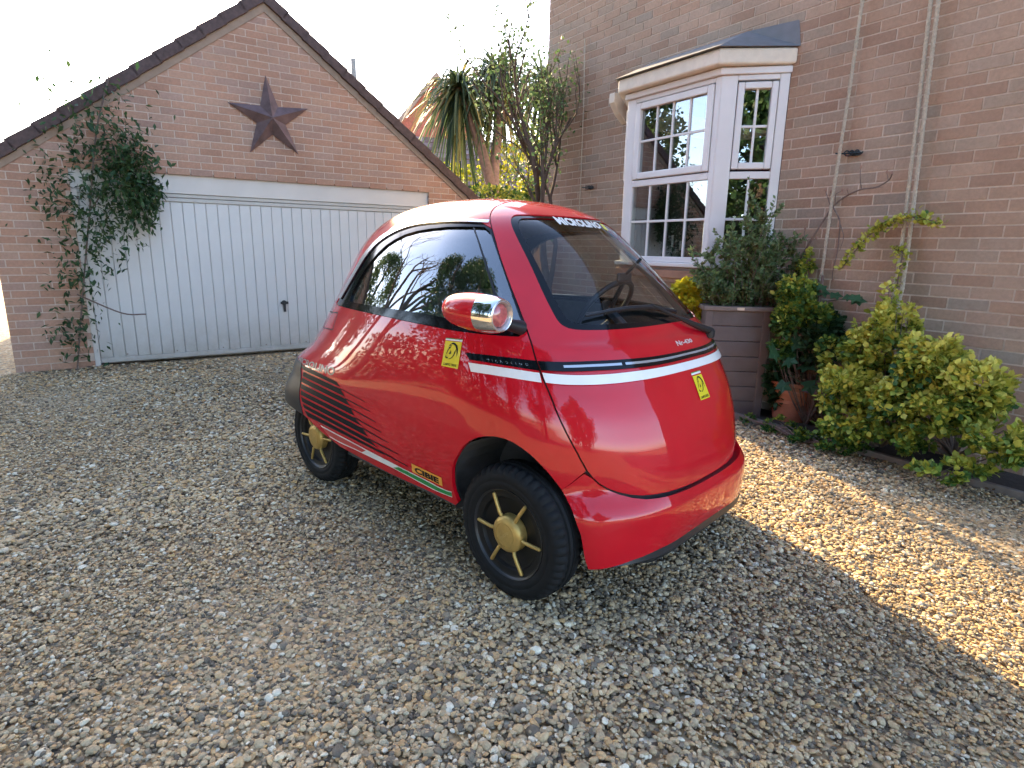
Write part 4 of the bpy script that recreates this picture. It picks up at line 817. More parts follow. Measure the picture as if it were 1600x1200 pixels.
UV = {
 'seam': [(0.588, 10.9319), (0.7208, 10.7373), (0.84, 10.5243), (0.925, 10.2489), (0.9669, 9.9377), (0.9778, 9.7313), (0.9845, 9.3193), (0.9903, 8.6968), (0.9702, 8.0135), (0.9434, 7.522), (0.9226, 7.0129), (0.9201, 6.5387), (0.9119, 6.1967), (0.893, 5.5789), (0.884, 4.9473), (0.8482, 3.8057), (0.801, 2.7122), (0.7592, 2.2842), (0.6922, 1.9964), (0.5713, 1.7787), (0.4371, 1.718)],
 'ws': [(0.3574, 10.0617), (0.6999, 10.0589), (0.7636, 9.9781), (0.8128, 9.6926), (0.814, 9.136), (0.7959, 8.498), (0.7834, 7.8796), (0.7658, 7.4995), (0.7551, 7.3398), (0.7377, 7.2473), (0.6922, 7.1699), (0.5351, 7.1514), (0.3054, 7.1586), (-0.0419, 7.1723)],
 'sidewin': [(0.9809, 9.7678), (1.4135, 9.8461), (1.7343, 9.802), (1.9124, 9.6165), (2.0745, 9.2184), (2.1585, 8.7629), (2.2438, 8.0024), (2.3247, 7.2313), (2.342, 7.0514), (2.0968, 7.086), (1.8564, 7.0928), (1.6202, 7.0437), (1.4141, 7.0136), (1.1594, 7.0078), (0.9209, 7.0132), (0.9434, 7.522), (0.9702, 8.0135), (0.9903, 8.6968)],
 'glass': [(1.0083, 9.5473), (1.1489, 9.5671), (1.5531, 9.5552), (1.7866, 9.3875), (1.9315, 9.0445), (2.017, 8.5882), (2.1013, 8.0441), (2.1453, 7.269), (2.0462, 7.2766), (1.8662, 7.2909), (1.6204, 7.2992), (1.4078, 7.2596), (1.1513, 7.2164), (0.9407, 7.1729), (0.9647, 7.6362), (0.9832, 8.1828), (1.001, 8.8682)],
 'trim': [(0.9974, 9.6951), (1.4087, 9.7796), (1.7243, 9.7337), (1.8914, 9.551), (2.0481, 9.171), (2.1256, 8.722), (2.205, 7.9749), (2.2867, 7.2427)],
 'skirt': [(2.2887, 1.2604), (2.1948, 1.4968), (2.11, 1.0902), (2.0391, 0.8257), (1.963, 0.7418), (1.8204, 0.6282), (1.6567, 0.6356), (1.5363, 0.5484)],
 'arch': [(1.5088, 0.7038), (1.5267, 1.1025), (1.5194, 1.5243), (1.4979, 1.9812), (1.4221, 2.6278), (1.3316, 3.1599), (1.2229, 3.5003), (1.1284, 3.4728), (1.0462, 3.0887), (0.9873, 2.6838), (0.9455, 2.3663), (0.9054, 1.9789), (0.8672, 1.398), (0.8361, 0.6871), (0.8232, 0), (0.8045, 0)],
 'bumpseam': [(0.9054, 1.9789), (0.8042, 2.4957)],
 'bumpbot': [(0.8045, 0), (0.7789, 0), (0.5847, 0), (0.4529, 0.083), (0.1559, 0.1912)],
 'black': [(2.336, 4.1036), (2.2622, 4.0576), (2.2259, 2.8213), (2.1972, 1.7277)],
 'vent0': [(2.2961, 4.0065), (2.2011, 4.0625), (2.1341, 4.0238), (2.0778, 3.952), (2.027, 3.8621), (2.2279, 3.7649), (2.1599, 3.7679), (2.104, 3.7253), (2.0539, 3.6625), (2.007, 3.5899)],
 'vent1': [(2.2247, 3.6423), (2.1579, 3.6449), (2.1026, 3.603), (2.0529, 3.542), (2.0063, 3.4723), (2.2281, 3.3144), (2.1509, 3.3053), (2.0882, 3.2453), (2.0318, 3.1687), (1.979, 3.088)],
 'vent2': [(2.2254, 3.2042), (2.1494, 3.1953), (2.0873, 3.1404), (2.0313, 3.0701), (1.9789, 2.9961), (2.2276, 2.9407), (2.1433, 2.9291), (2.0745, 2.8722), (2.0124, 2.8008), (1.9538, 2.7257)],
 'vent3': [(2.2237, 2.8574), (2.1415, 2.8433), (2.0737, 2.7885), (2.0122, 2.7202), (1.9539, 2.6482), (2.2157, 2.629), (2.1325, 2.5971), (2.0626, 2.5303), (1.9981, 2.4533), (1.9363, 2.3748)],
 'vent4': [(2.2127, 2.5527), (2.1315, 2.5191), (2.0625, 2.4536), (1.9984, 2.3785), (1.9369, 2.3021), (2.2071, 2.3602), (2.12, 2.3151), (2.0448, 2.2397), (1.9738, 2.1571), (1.905, 2.0749)],
 'vent5': [(2.2057, 2.2837), (2.12, 2.2382), (2.0454, 2.164), (1.9748, 2.0831), (1.9061, 2.0025), (2.195, 2.0825), (2.1085, 2.014), (2.0313, 1.9227), (1.9571, 1.8302), (1.8845, 1.7419)],
 'vent6': [(2.1953, 2.0021), (2.1096, 1.9352), (2.0326, 1.8475), (1.9585, 1.7583), (1.8859, 1.6728), (2.1858, 1.8318), (2.0933, 1.7521), (2.0087, 1.655), (1.9267, 1.5586), (1.8463, 1.4672)],
 'vent7': [(2.187, 1.7527), (2.0948, 1.6763), (2.0104, 1.5822), (1.9284, 1.4884), (1.848, 1.3991), (2.1722, 1.5392), (2.0775, 1.4893), (1.9888, 1.4241), (1.902, 1.3585), (1.8172, 1.2961)],
 'line0': [(2.0066, 3.5191), (1.9449, 3.3516), (1.8861, 3.1959)],
 'line1': [(1.9789, 3.0321), (1.9211, 2.919), (1.8653, 2.8131)],
 'line2': [(1.955, 2.6753), (1.8977, 2.5623), (1.842, 2.4551)],
 'line3': [(1.9382, 2.3353), (1.8788, 2.2369), (1.8208, 2.1425)],
 'line4': [(1.9056, 2.0316), (1.8492, 1.9328), (1.7939, 1.8402)],
 'line5': [(1.8853, 1.7004), (1.8207, 1.6287), (1.7576, 1.561)],
 'line6': [(1.849, 1.4207), (1.7862, 1.3377), (1.7251, 1.2583)],
 'sill_top': [(2.1136, 1.4146), (2.0417, 1.3416), (1.97, 1.2797), (1.9042, 1.2018), (1.8302, 1.1472), (1.7624, 1.0914), (1.6962, 1.0504), (1.6387, 1.0213), (1.5965, 0.9644), (1.5409, 1.0126)],
 'sill_bot': [(2.0777, 1.0599), (2.0238, 0.9859), (1.979, 1.0044), (1.9373, 0.9869), (1.865, 0.9515), (1.8008, 0.9255), (1.7287, 0.8607), (1.6746, 0.8047), (1.6219, 0.7636), (1.5466, 0.806)],
 'cibie': [(1.7048, 1.4149), (1.5865, 1.3533), (1.5887, 1.0619), (1.7075, 1.1203)],
 'stk1': [(1.4506, 6.7489), (1.3246, 6.7707), (1.3817, 6.0374), (1.5104, 6.0312)],
 'stk1top': [(1.4441, 6.8217), (1.3153, 6.8422), (1.3218, 6.7841), (1.4501, 6.7647)],
 'stk2': [(-0.0012, 5.7018), (-0.1071, 5.6968), (-0.1215, 4.7016), (-0.0071, 4.7027)],
 'stk2top': [(-0, 5.8264), (-0.1098, 5.8326), (-0.1084, 5.7426), (0.0023, 5.7394)],
 'barS_top': [(1.3109, 6.5282), (1.159, 6.5431), (1.0378, 6.5285), (0.9192, 6.4939)],
 'barS_bot': [(1.289, 6.3599), (1.1558, 6.3457), (1.0308, 6.3088), (0.9139, 6.2532)],
 'barF_top': [(0.9126, 6.4728), (0.8244, 6.4577), (0.6701, 6.4794), (0.4993, 6.4755), (0.2817, 6.4637), (-0.0411, 6.4626), (-0.3141, 6.445)],
 'barF_bot': [(0.9081, 6.2467), (0.7995, 6.2251), (0.6464, 6.2407), (0.4722, 6.2433), (0.2443, 6.2349), (-0.0985, 6.2455), (-0.3272, 6.2408)],
 'whS_top': [(1.3007, 6.2759), (1.1584, 6.2781), (1.0332, 6.2508), (0.9178, 6.1983)],
 'whS_bot': [(1.2928, 6.031), (1.1533, 6.0302), (1.0305, 5.9964), (0.9185, 5.9386)],
 'whF_top': [(0.9047, 6.1905), (0.8051, 6.1426), (0.6546, 6.135), (0.4293, 6.1641), (0.1806, 6.1684), (-0.1986, 6.2024), (-0.37, 6.1984)],
 'whF_bot': [(0.8998, 5.9267), (0.816, 5.8818), (0.6696, 5.8761), (0.451, 5.907), (0.2102, 5.9343), (-0.155, 5.9799), (-0.3318, 5.9852)],
 'htext': [(0.0464, 6.7356), (-0.1389, 6.7181), (-0.1447, 6.6216), (0.0429, 6.6035)],
 'wtext': [(0.3581, 10.0023), (-0.2784, 9.8755), (-0.1816, 9.5926), (0.3697, 9.6762)],
 'wpatch': [(-0.2955, 9.8378), (-0.3269, 9.7902), (-0.2572, 9.5323), (-0.2208, 9.5981)],
 'vtext': [(2.3534, 4.3573), (2.0478, 4.769), (2.0372, 4.0901), (2.3228, 4.0538)],
 'flap': [(2.4347, 6.7194), (2.2053, 6.8582), (2.1826, 6.2871), (2.3514, 6.1364)],
 'bartext': [(1.1777, 6.4473), (0.9631, 6.413), (0.9624, 6.3584), (1.1761, 6.3918)],
 'cowl': [(0.92, 6.9471), (0.7913, 6.9745), (0.6287, 6.9702), (0.479, 7.0004), (0.2955, 7.0293), (0.056, 7.0169), (-0.1774, 6.9948)],
}
# ------------------------------------------------------------------ the microcar: one smooth shell, cut into panels
# K: height, front x, rear x, half width, front and rear corner exponents, x of the widest place (car axes: x ahead, y left, z up)
K = np.array([[.20, 1.228, -1.20, .657, 2.69, 6.5, .45], [.34, 1.243, -1.235, .698, 2.66, 7., .45], [.48, 1.238, -1.235, .722, 2.67, 6.3, .45], [.60, 1.217, -1.21, .731, 2.68, 4.8, .45],
 [.68, 1.193, -1.18, .731, 2.68, 4.4, .45], [.76, 1.162, -1.135, .728, 2.67, 3.35, .44], [.86, 1.112, -1.105, .718, 2.62, 2.75, .40], [1.0, 1.0238, -1.0733, .6916, 2.476, 2.2956, .35],
 [1.18, .8761, -.9662, .6334, 2.0936, 2.1192, .28], [1.33, .7106, -.8168, .5505, 2.118, 2.2574, .20], [1.45, .5225, -.6197, .4325, 2.5732, 2.3684, .10], [1.525, .2952, -.3709, .2665, 2.5613, 2.2139, .02], [1.55, 0, 0, 0, 2, 2, 0]])
NS = len(K)-1
_d = np.diff(K, axis=0); _m = np.zeros_like(K); _m[1:-1] = (_d[:-1]+_d[1:])/2; _m[0] = _d[0]*1.5-_m[1]*.5; _m[-1] = _d[-1]*1.5-_m[-2]*.5; _m[-1, 0] = 0
def shell(phi, s):
    """point of the body shell; phi is the bearing round the car (0 ahead, + to its right), s the height index"""
    phi, s = np.broadcast_arrays(np.asarray(phi, float), np.asarray(s, float)); s = np.clip(s, 0, NS-1e-6)
    i = np.minimum(s.astype(int), NS-1); t = (s-i)[..., None]
    V = (2*t**3-3*t**2+1)*K[i]+(t**3-2*t**2+t)*_m[i]+(-2*t**3+3*t**2)*K[i+1]+(t**3-t**2)*_m[i+1]
    z, xf, xr, w, nf, nr, xm = np.moveaxis(V, -1, 0); c, si = np.cos(phi), np.sin(phi)
    n = np.where(c >= 0, nf, nr); rr = (np.abs(c)**n+np.abs(si)**n)**(-1/n)
    return np.stack([xm+np.where(c >= 0, xf-xm, xm-xr)*c*rr, -np.maximum(w, 0)*si*rr, z], -1)
def _nrm(fn, phi, s, e=2e-3):
    a = fn(phi+e, s)-fn(phi-e, s); b_ = fn(phi, np.minimum(s+e, NS-1e-3))-fn(phi, s-e); nn = np.cross(b_, a)
    return nn/(np.linalg.norm(nn, axis=-1, keepdims=True)+1e-12)
def skin(off=0., disp=None):
    def fn(phi, s):
        p = shell(phi, s)
        if off or disp is not None:
            d = off+(disp(phi, s) if disp is not None else 0); p = p+_nrm(shell, phi, s)*np.asarray(d)[..., None]
        return p
    return fn
SM = .17
def dens(loop, step=.03, closed=True):
    P = [np.array((a, s*SM)) for a, s in loop]; out = []
    n = len(P)
    for i in range(n if closed else n-1):
        a, b_ = P[i], P[(i+1) % n]; k = max(1, int(np.ceil(np.linalg.norm(b_-a)/step)))
        out += [a+(b_-a)*j/k for j in range(k)]
    if not closed: out.append(P[-1])
    return [(p[0], p[1]/SM) for p in out]
def smooth(loop, it=2, closed=True):
    L = [np.array(p, float) for p in loop]
    for _ in range(it):
        o = [] if closed else [L[0]]; n = len(L)
        for i in range(n if closed else n-1):
            a, b_ = L[i], L[(i+1) % n]; o += [a*.75+b_*.25, a*.25+b_*.75]
        if not closed: o.append(L[-1])
        L = o
    return [tuple(p) for p in L]
def grow(loop, d):
    """offset a closed loop outwards by d (scaled domain units)"""
    P = np.array([(a, s*SM) for a, s in loop]); A = .5*np.sum(P[:, 0]*np.roll(P[:, 1], -1)-np.roll(P[:, 0], -1)*P[:, 1])
    T = np.roll(P, -1, 0)-np.roll(P, 1, 0); T /= np.linalg.norm(T, axis=1, keepdims=True)+1e-9
    Nn = np.stack([T[:, 1], -T[:, 0]], 1)*np.sign(A); Q = P+Nn*d
    return [(a, s/SM) for a, s in Q]
def inside(pts, loop):
    x, y = pts[:, 0], pts[:, 1]; L = np.array(loop); r = np.zeros(len(pts), bool); x1, y1 = L[:, 0], L[:, 1]; x2, y2 = np.roll(x1, -1), np.roll(y1, -1)
    for a, b_, c, d in zip(x1, y1, x2, y2):
        if b_ == d: continue
        hit = ((b_ > y) != (d > y)) & (x < (c-a)*(y-b_)/(d-b_)+a); r ^= hit
    return r
def mirror(loop): return [(-a, s) for a, s in loop]
def panel(name, mat, parent, outer, holes=(), off=0., disp=None, h=.034, rim=.014, step=.03):
    outer = dens(outer, step); holes = [dens(q, step) for q in holes]
    V = []; E = []
    for L in [outer]+holes:
        k = len(V); V += [(a, s*SM) for a, s in L]; E += [(k+i, k+(i+1) % len(L)) for i in range(len(L))]
    O = np.array([(a, s*SM) for a, s in outer]); lo, hi = O.min(0), O.max(0)
    gx, gy = np.meshgrid(np.arange(lo[0]+h*.5, hi[0], h), np.arange(lo[1]+h*.5, hi[1], h*.87)); gx[1::2] += h*.5
    G = np.stack([gx.ravel(), gy.ravel()], 1); ok = inside(G, O)
    Hs = [np.array([(a, s*SM) for a, s in L]) for L in holes]
    for L in Hs: ok &= ~inside(G, L)
    G = G[ok]; B = np.array(V)
    far = np.ones(len(G), bool)
    for i in range(0, len(B), 400): far &= (((G[:, None]-B[None, i:i+400])**2).sum(-1).min(1) > (h*.45)**2)
    V += [tuple(p) for p in G[far]]
    vo, eo, fo, *_ = delaunay_2d_cdt([Vector(p) for p in V], E, [], 0, 1e-7)
    U = np.array([v[:] for v in vo]); T = np.array([f for f in fo if len(f) == 3]); cen = U[T].mean(1)
    ok = inside(cen, O)
    for L in Hs: ok &= ~inside(cen, L)
    T = T[ok]; used = np.unique(T); mp = -np.ones(len(U), int); mp[used] = np.arange(len(used)); T = mp[T]; U = U[used]
    fn = skin(off, disp); ph, s = U[:, 0], U[:, 1]/SM; P = fn(ph, s); Nn = _nrm(fn, ph, s); Nn[s > NS-.03] = (0, 0, 1)
    fnm = np.cross(P[T[:, 1]]-P[T[:, 0]], P[T[:, 2]]-P[T[:, 0]]); fl = (fnm*Nn[T].mean(1)).sum(1) < 0; T[fl] = T[fl][:, ::-1]
    Q = P; NN = Nn; faces = T.tolist()
    if rim:
        cnt = {}
        for t in T:
            for a, b_ in ((t[0], t[1]), (t[1], t[2]), (t[2], t[0])): cnt[(min(a, b_), max(a, b_))] = cnt.get((min(a, b_), max(a, b_)), [0, (a, b_)]); cnt[(min(a, b_), max(a, b_))][0] += 1
        be = [e[1] for e in cnt.values() if e[0] == 1 and not (abs(abs(U[e[1][0], 0])-math.pi) < 1e-6 and abs(abs(U[e[1][1], 0])-math.pi) < 1e-6) and U[e[1][0], 1]/SM < NS-.05]
        bv = sorted({v for e in be for v in e}); m1 = {v: len(Q)+i for i, v in enumerate(bv)}; m2 = {v: len(Q)+len(bv)+i for i, v in enumerate(bv)}
        Q = np.concatenate([Q, P[bv], P[bv]-Nn[bv]*rim]) if bv else Q; NN = np.concatenate([NN, np.zeros((2*len(bv), 3))]) if bv else NN
        faces += [(m1[b_], m1[a], m2[a], m2[b_]) for a, b_ in be]
    me = bpy.data.meshes.new(name); me.from_pydata(Q.tolist(), [], faces); me.update()
    for p in me.polygons: p.use_smooth = True
    me.normals_split_custom_set_from_vertices(NN.tolist())
    return link(name, me, mat, parent)
def patch(name, mat, parent, quad, off, n=6, k=4, mirrored=False, edges=None):
    """thin applied film: quad of (phi, s) corners (or two edge lines) laid on the shell"""
    if edges: top, bot = edges; A = np.array(top); B = np.array(bot)
    else: A = np.array([quad[0], quad[1]]); B = np.array([quad[3], quad[2]])
    def res(L, n):
        d = np.r_[0, np.cumsum(np.linalg.norm(np.diff(L*np.array([1, SM]), axis=0), axis=1))]; t = np.linspace(0, d[-1], n+1); return np.stack([np.interp(t, d, L[:, 0]), np.interp(t, d, L[:, 1])], 1)
    if len(A) > 2 and edges:
        A = np.array(smooth(A.tolist(), 2, False)); B = np.array(smooth(B.tolist(), 2, False))
    A = res(A, n); B = res(B, n); t = np.linspace(0, 1, k+1)[:, None, None]; G = A[None]*(1-t)+B[None]*t
    if mirrored: G[..., 0] *= -1
    fn = skin(off); P = fn(G[..., 0], G[..., 1]).reshape(-1, 3); Nn = _nrm(fn, G[..., 0], G[..., 1]).reshape(-1, 3)
    F = [(j*(n+1)+i, j*(n+1)+i+1, (j+1)*(n+1)+i+1, (j+1)*(n+1)+i) for j in range(k) for i in range(n)]
    me = bpy.data.meshes.new(name); me.from_pydata(P.tolist(), [], F); me.update()
    f0 = me.polygons[0]
    if f0.normal.dot(Vector(Nn[f0.vertices[0]])) < 0: me.flip_normals()
    for p in me.polygons: p.use_smooth = True
    me.normals_split_custom_set_from_vertices(Nn.tolist())
    return link(name, me, mat, parent)
def on_quad(name, mat, parent, quad, v, f, off, box=(0, 0, 1, 1), rv=None):
    """flat print: 2d shapes (x right, y up, 0..1) laid into a quad (TL, TR, BR, BL) of the shell"""
    q = np.array(quad); v = np.asarray(v, float); x = box[0]+(box[2]-box[0])*v[:, 0]; y = box[1]+(box[3]-box[1])*v[:, 1]
    U = (q[3]*(1-x)[:, None]+q[2]*x[:, None])*(1-y)[:, None]+(q[0]*(1-x)[:, None]+q[1]*x[:, None])*y[:, None]
    P = skin(off)(U[:, 0], U[:, 1]); me = bpy.data.meshes.new(name); me.from_pydata(P.tolist(), [], f); me.update()
    return link(name, me, mat, parent)
CAR_LOC, CAR_YAW = (-.1036, 3.0977, 0.), -.75683
CAR = thing('microcar', 'glossy red bubble microcar with gold spoked hubs and racing stripes', 'car', CAR_LOC, CAR_YAW)
# paint and trims
m, n, l, b, o = nodes('red_car_paint')
t = noise(n, l, 3, 3); r = ramp(n, [(.3, (.47, .0035, .012)), (.7, (.55, .005, .016))]); l.new(t.outputs[0], r.inputs[0]); l.new(r.outputs[0], b.inputs['Base Color'])
b.inputs['Specular IOR Level'].default_value = .08; b.inputs['Roughness'].default_value = .45; b.inputs['Coat Weight'].default_value = 1.; b.inputs['Coat Roughness'].default_value = .015; b.inputs['Coat IOR'].default_value = 1.5
t2 = noise(n, l, 260, 3); r2 = ramp(n, [(.4, (.012,)*3), (.8, (.06,)*3)]); l.new(noise(n, l, 9, 6, .7).outputs[0], r2.inputs[0]); l.new(r2.outputs[0], b.inputs['Coat Roughness'])
red = m
gloss_black = plain('gloss_black', (.004, .005, .007), .10, var=.1, spec=.28)
satin_black = plain('satin_black', (.012, .014, .018), .42, var=.15, spec=.4)
film_black = plain('black_film', (.007, .009, .014), .4, var=.15, spec=.15)
white_film = plain('white_film', (.78, .78, .76), .3, coat=.6, var=.03)
green_film = plain('green_film', (.01, .25, .055), .35, coat=.5, var=.08); red_film = plain('red_film', (.50, .03, .03), .35, coat=.5, var=.06)
yellow_film = plain('yellow_film', (.72, .60, .02), .35, coat=.3, var=.05); orange_film = plain('orange_film', (.78, .36, .05), .4, var=.05)
grey_film = plain('grey_film', (.28, .23, .20), .35, metal=.4, var=.1)
chrome = plain('chrome', (.80, .81, .80), .06, metal=1., var=.02); silver = plain('satin_silver', (.62, .63, .64), .25, metal=.9, var=.04)
gold = plain('gold_paint', (.50, .34, .105), .42, metal=.55, var=.12, scale=30)
rim_black = plain('rim_black', (.006, .007, .008), .45, var=.2, spec=.3)
ws_glass = glass('windscreen_glass', (.93, .96, .95), .04, .9); side_glass = glass('tinted_side_glass', (.66, .70, .67), .30, .9)
# ---- outlines on the shell
seamR = [(0., 11.05), (.33, 11.02)]+UV['seam']+[(.22, 1.70), (0., 1.70)]
seam = smooth(seamR+mirror(seamR[1:-1])[::-1], 1)
ws = smooth([(0., 10.06)]+UV['ws'][:-1]+[(0., 7.165)]+mirror(UV['ws'][:-1])[::-1], 2)
sw = smooth(UV['sidewin'], 1); gl_ = smooth(UV['glass'], 1)
bs0, bs1 = UV['bumpseam']
arch = smooth(UV['arch'][:12], 1, False)
rear = [(math.pi, 1.75), (2.75, 1.75), (2.45, 1.72)]; sk = [(2.19, 1.5)]+UV['skirt'][2:]
half = rear+sk+arch+[bs1]
i1 = int(np.argmin([abs(a-bs1[0])+.05*abs(s-bs1[1])+(9 if a < 0 else 0) for a, s in seam]))
big = grow(seam, .0045)
pos = [p for p in big if p[0] > 0.001]; top_i = max(range(len(big)), key=lambda i: big[i][1])
rot = big[top_i:]+big[:top_i]                                     # from the roof centre down one side, under, and up again
if rot[3][0] < 0: rot = [rot[0]]+rot[1:][::-1]
side = []
for p in rot:                                                     # right half, roof centre to the bumper joint
    side.append(p)
    if p[1] < bs1[1]: break
side = side[:-1]
outer = half[:-1]+[(bs1[0]+.012, bs1[1]-.02)]+side[::-1]
outer = outer+mirror(outer)[::-1]+[(-math.pi, NS), (math.pi, NS)]
def door_disp(phi, s):
    t = np.clip((7.0-s)/.22, 0, 1); u = np.clip((s-5.6)/1.0, 0, 1); t = t*t*(3-2*t)*u*u*(3-2*u)
    return .011*t*np.clip((.93-np.abs(phi))/.25, 0, 1)
def sstep(t): t = np.clip(t, 0, 1); return t*t*(3-2*t)
body = panel('body_shell', red, CAR, outer, [sw, mirror(sw)], rim=.016)
door = panel('front_door', red, CAR, grow(seam, -.0035), [ws], disp=door_disp, rim=.02)
panel('windshield', ws_glass, door, grow(ws, .004), off=-.008, rim=0, h=.05)
ce = np.array([0., 8.6]); inn = smooth([((p[0]-0)*.935, 8.55+(p[1]-8.55)*.92) for p in ws], 0)
panel('windshield_border', gloss_black, door, grow(ws, -.001), [inn], off=-.004, rim=0, h=.05)
for mr in (False, True):
    fx = mirror if mr else (lambda q: q)
    sg = panel('side_window', side_glass, CAR, fx(grow(gl_, .006)), off=-.011, rim=0, h=.06)
    panel('window_surround', gloss_black, sg, fx(grow(sw, -.0022)), [fx(gl_)], off=-.003, rim=.010)
    tr = np.array(UV['trim']); off_ = tr.copy(); off_[:, 1] -= .0
    patch('window_trim', silver, sg, None, .004, n=40, k=2, mirrored=mr, edges=(UV['sidewin'][:8][:1]+[(a, s+.02) for a, s in UV['sidewin'][1:8]], [(a*.8+c*.2, s*.8+t*.2) for (a, s), (c, t) in zip(UV['trim'], [(p[0], p[1]) for p in UV['glass'][:8]])]))
    d0, d1 = UV['glass'][1], ((UV['glass'][14][0]*.55+UV['glass'][12][0]*.45), UV['glass'][12][1]+.1)
    patch('window_divider', satin_black, sg, [(d0[0]-.012, d0[1]), (d0[0]+.004, d0[1]), (d1[0]+.016, d1[1]), (d1[0], d1[1])], -.006, n=2, k=12, mirrored=mr)
# bumper below the door
lo_c = [(.9054, 1.98), (.863, 1.53), (.833, 1.0), (.821, .45), (.809, .173)]
lowseam = [p for p in grow(seam, .0045) if p[1] < bs1[1]+.03]
lowR = sorted([p for p in lowseam if p[0] >= 0], key=lambda p: -p[0]); 
bo = lo_c[::-1]+[bs1]+[p for p in lowR if p[0] < bs1[0]-.01]
bo = [(0., .42), (.22, .39), (.42, .36), (.627, .31), (.74, .22)]+bo
bo = bo+mirror([p for p in bo if p[0] > .02])[::-1]
def bump_disp(phi, s):
    a = np.abs(phi); lowc = sstep((1.9-s)/1.9)
    return sstep((2.1-s)/.8)*(.026+.024*sstep((a-.15)/.45))*(1-.55*sstep((.55-a)/.5)*sstep((.8-s)/.8))*sstep((1.05-a)/.3)+.045*lowc*sstep((a-.45)/.35)
panel('front_bumper', red, CAR, bo, disp=bump_disp, rim=.05)
lipm = [(.0, .25), (.25, .25), (.5, .12), (.66, .02)]
LP = [skin(-.004, bump_disp)(a, (.40-.5*abs(a)**3)+.02) for a in np.linspace(-.72, .72, 33)]; lp = MB(); v = []
for i, p in enumerate(LP):
    k = 1-abs(i-16)/16; dz = .062*min(1, k*3.0)+.004; v += [(p[0], p[1], p[2]), (p[0]+.004, p[1], p[2]-dz*.5), (p[0]-.02, p[1], p[2]-dz), (p[0]-.10, p[1], p[2]-dz), (p[0]-.10, p[1], p[2])]
lp.add(v, [(i*5+j, (i+1)*5+j, (i+1)*5+(j+1) % 5, i*5+(j+1) % 5) for i in range(32) for j in range(5)]); lp.build('bumper_lip', satin_black, CAR, smooth=True)
# rear corner cladding, dark lining behind every gap
bl = [(2.262, 4.09), (2.226, 2.82), (2.197, 1.54), (2.45, 1.74), (2.75, 1.77), (math.pi, 1.77), (math.pi, 4.0), (2.6, 4.05), (2.336, 4.12)]
for mr in (False, True): panel('rear_cladding', satin_black, CAR, mirror(bl) if mr else bl, off=.004, rim=.006)
inner = [(math.pi, 1.8), (2.45, 1.78)]+[(a, s+.05) for a, s in sk]+[(a, s+.0) for a, s in smooth(UV['arch'][:13], 1, False)]+[(.83, .1), (0., .1)]
inner = inner+mirror(inner[:-1])[::-1]+[(-math.pi, NS), (math.pi, NS)]
panel('inner_lining', dark_in, CAR, inner, [grow(sw, -.01), mirror(grow(sw, -.01)), grow(ws, -.01)], off=-.024, rim=0, h=.05)
MB().prism([(1.08, .48), (1.08, -.48), (.45, -.60), (-1.1, -.56), (-1.1, .56), (.45, .60)], 'z', .215, .26).build('floor_pan', dark_in, CAR)
def half_width(x, z):
    a = np.linspace(.02, math.pi-.02, 400); s = float(np.interp(z, K[:, 0], np.arange(len(K)))); q = shell(a, s+0*a)
    return float(np.interp(x, q[::-1, 0], -q[::-1, 1]))
for sx, sy in ((.783, -1), (.783, 1), (-.783, -1), (-.783, 1)):
    w = MB(); P = []; ns = 20; R0 = .325; y1 = sy*.40
    for k in range(ns+1):
        a = math.pi*((-.06+1.12*k/ns) if sx > 0 else (.12+.76*k/ns)); P.append((sx-.02+R0*math.cos(a), .30+R0*math.sin(a)*1.02))
    v = [(x, sy*max(.42, half_width(x, z)-.022), z) for x, z in P]+[(x, y1, z) for x, z in P]; f = [(k, k+1, k+1+ns+1, k+ns+1) for k in range(ns)]; f.append(tuple(range(ns+1, 2*ns+2)))
    w.add(v, f); w.build('wheel_well', dark_in, CAR)
# ---- wheels
def tyre_mesh(R, wd, rr_):
    w = MB(); seg = 144; h = wd/2
    prof = [(rr_, -h+.012), (rr_+.012, -h+.004), (rr_+.02, -h), (rr_+.034, -h-.002), (rr_+.036, -h-.0005), (rr_+.040, -h-.0005), (rr_+.042, -h-.002), (R-.034, -h+.001), (R-.022, -h+.005), (R-.009, -h+.016), (R-.002, -h+.03), (R, -h+.045), (R-.007, -h+.048), (R-.007, -h+.054), (R, -h+.057), (R+.0005, -.004), (R-.007, -.002), (R-.007, .002), (R+.0005, .004)]
    prof = prof+[(r, -z) for r, z in prof[:14][::-1]]
    w.lathe(prof, seg, 'y', caps=False); n_ = len(prof)
    for k in range(seg):
        if k % 3 == 0:
            for i in list(range(8, 12))+list(range(n_-12, n_-8)):
                x, y, z = w.v[k*n_+i]; q = math.hypot(x, z); f = (q-.0085)/q; w.v[k*n_+i] = (x*f, y, z*f)
    me = w.mesh('tyre'); me.materials.append(rubber)
    for p in me.polygons: p.use_smooth = True
    me.set_sharp_from_angle(angle=math.radians(50)); return me
TY = {1: tyre_mesh(.267, .15, .172), -1: tyre_mesh(.267, .15, .172)}
mic, micf, _ = text_tris('micro', .01)
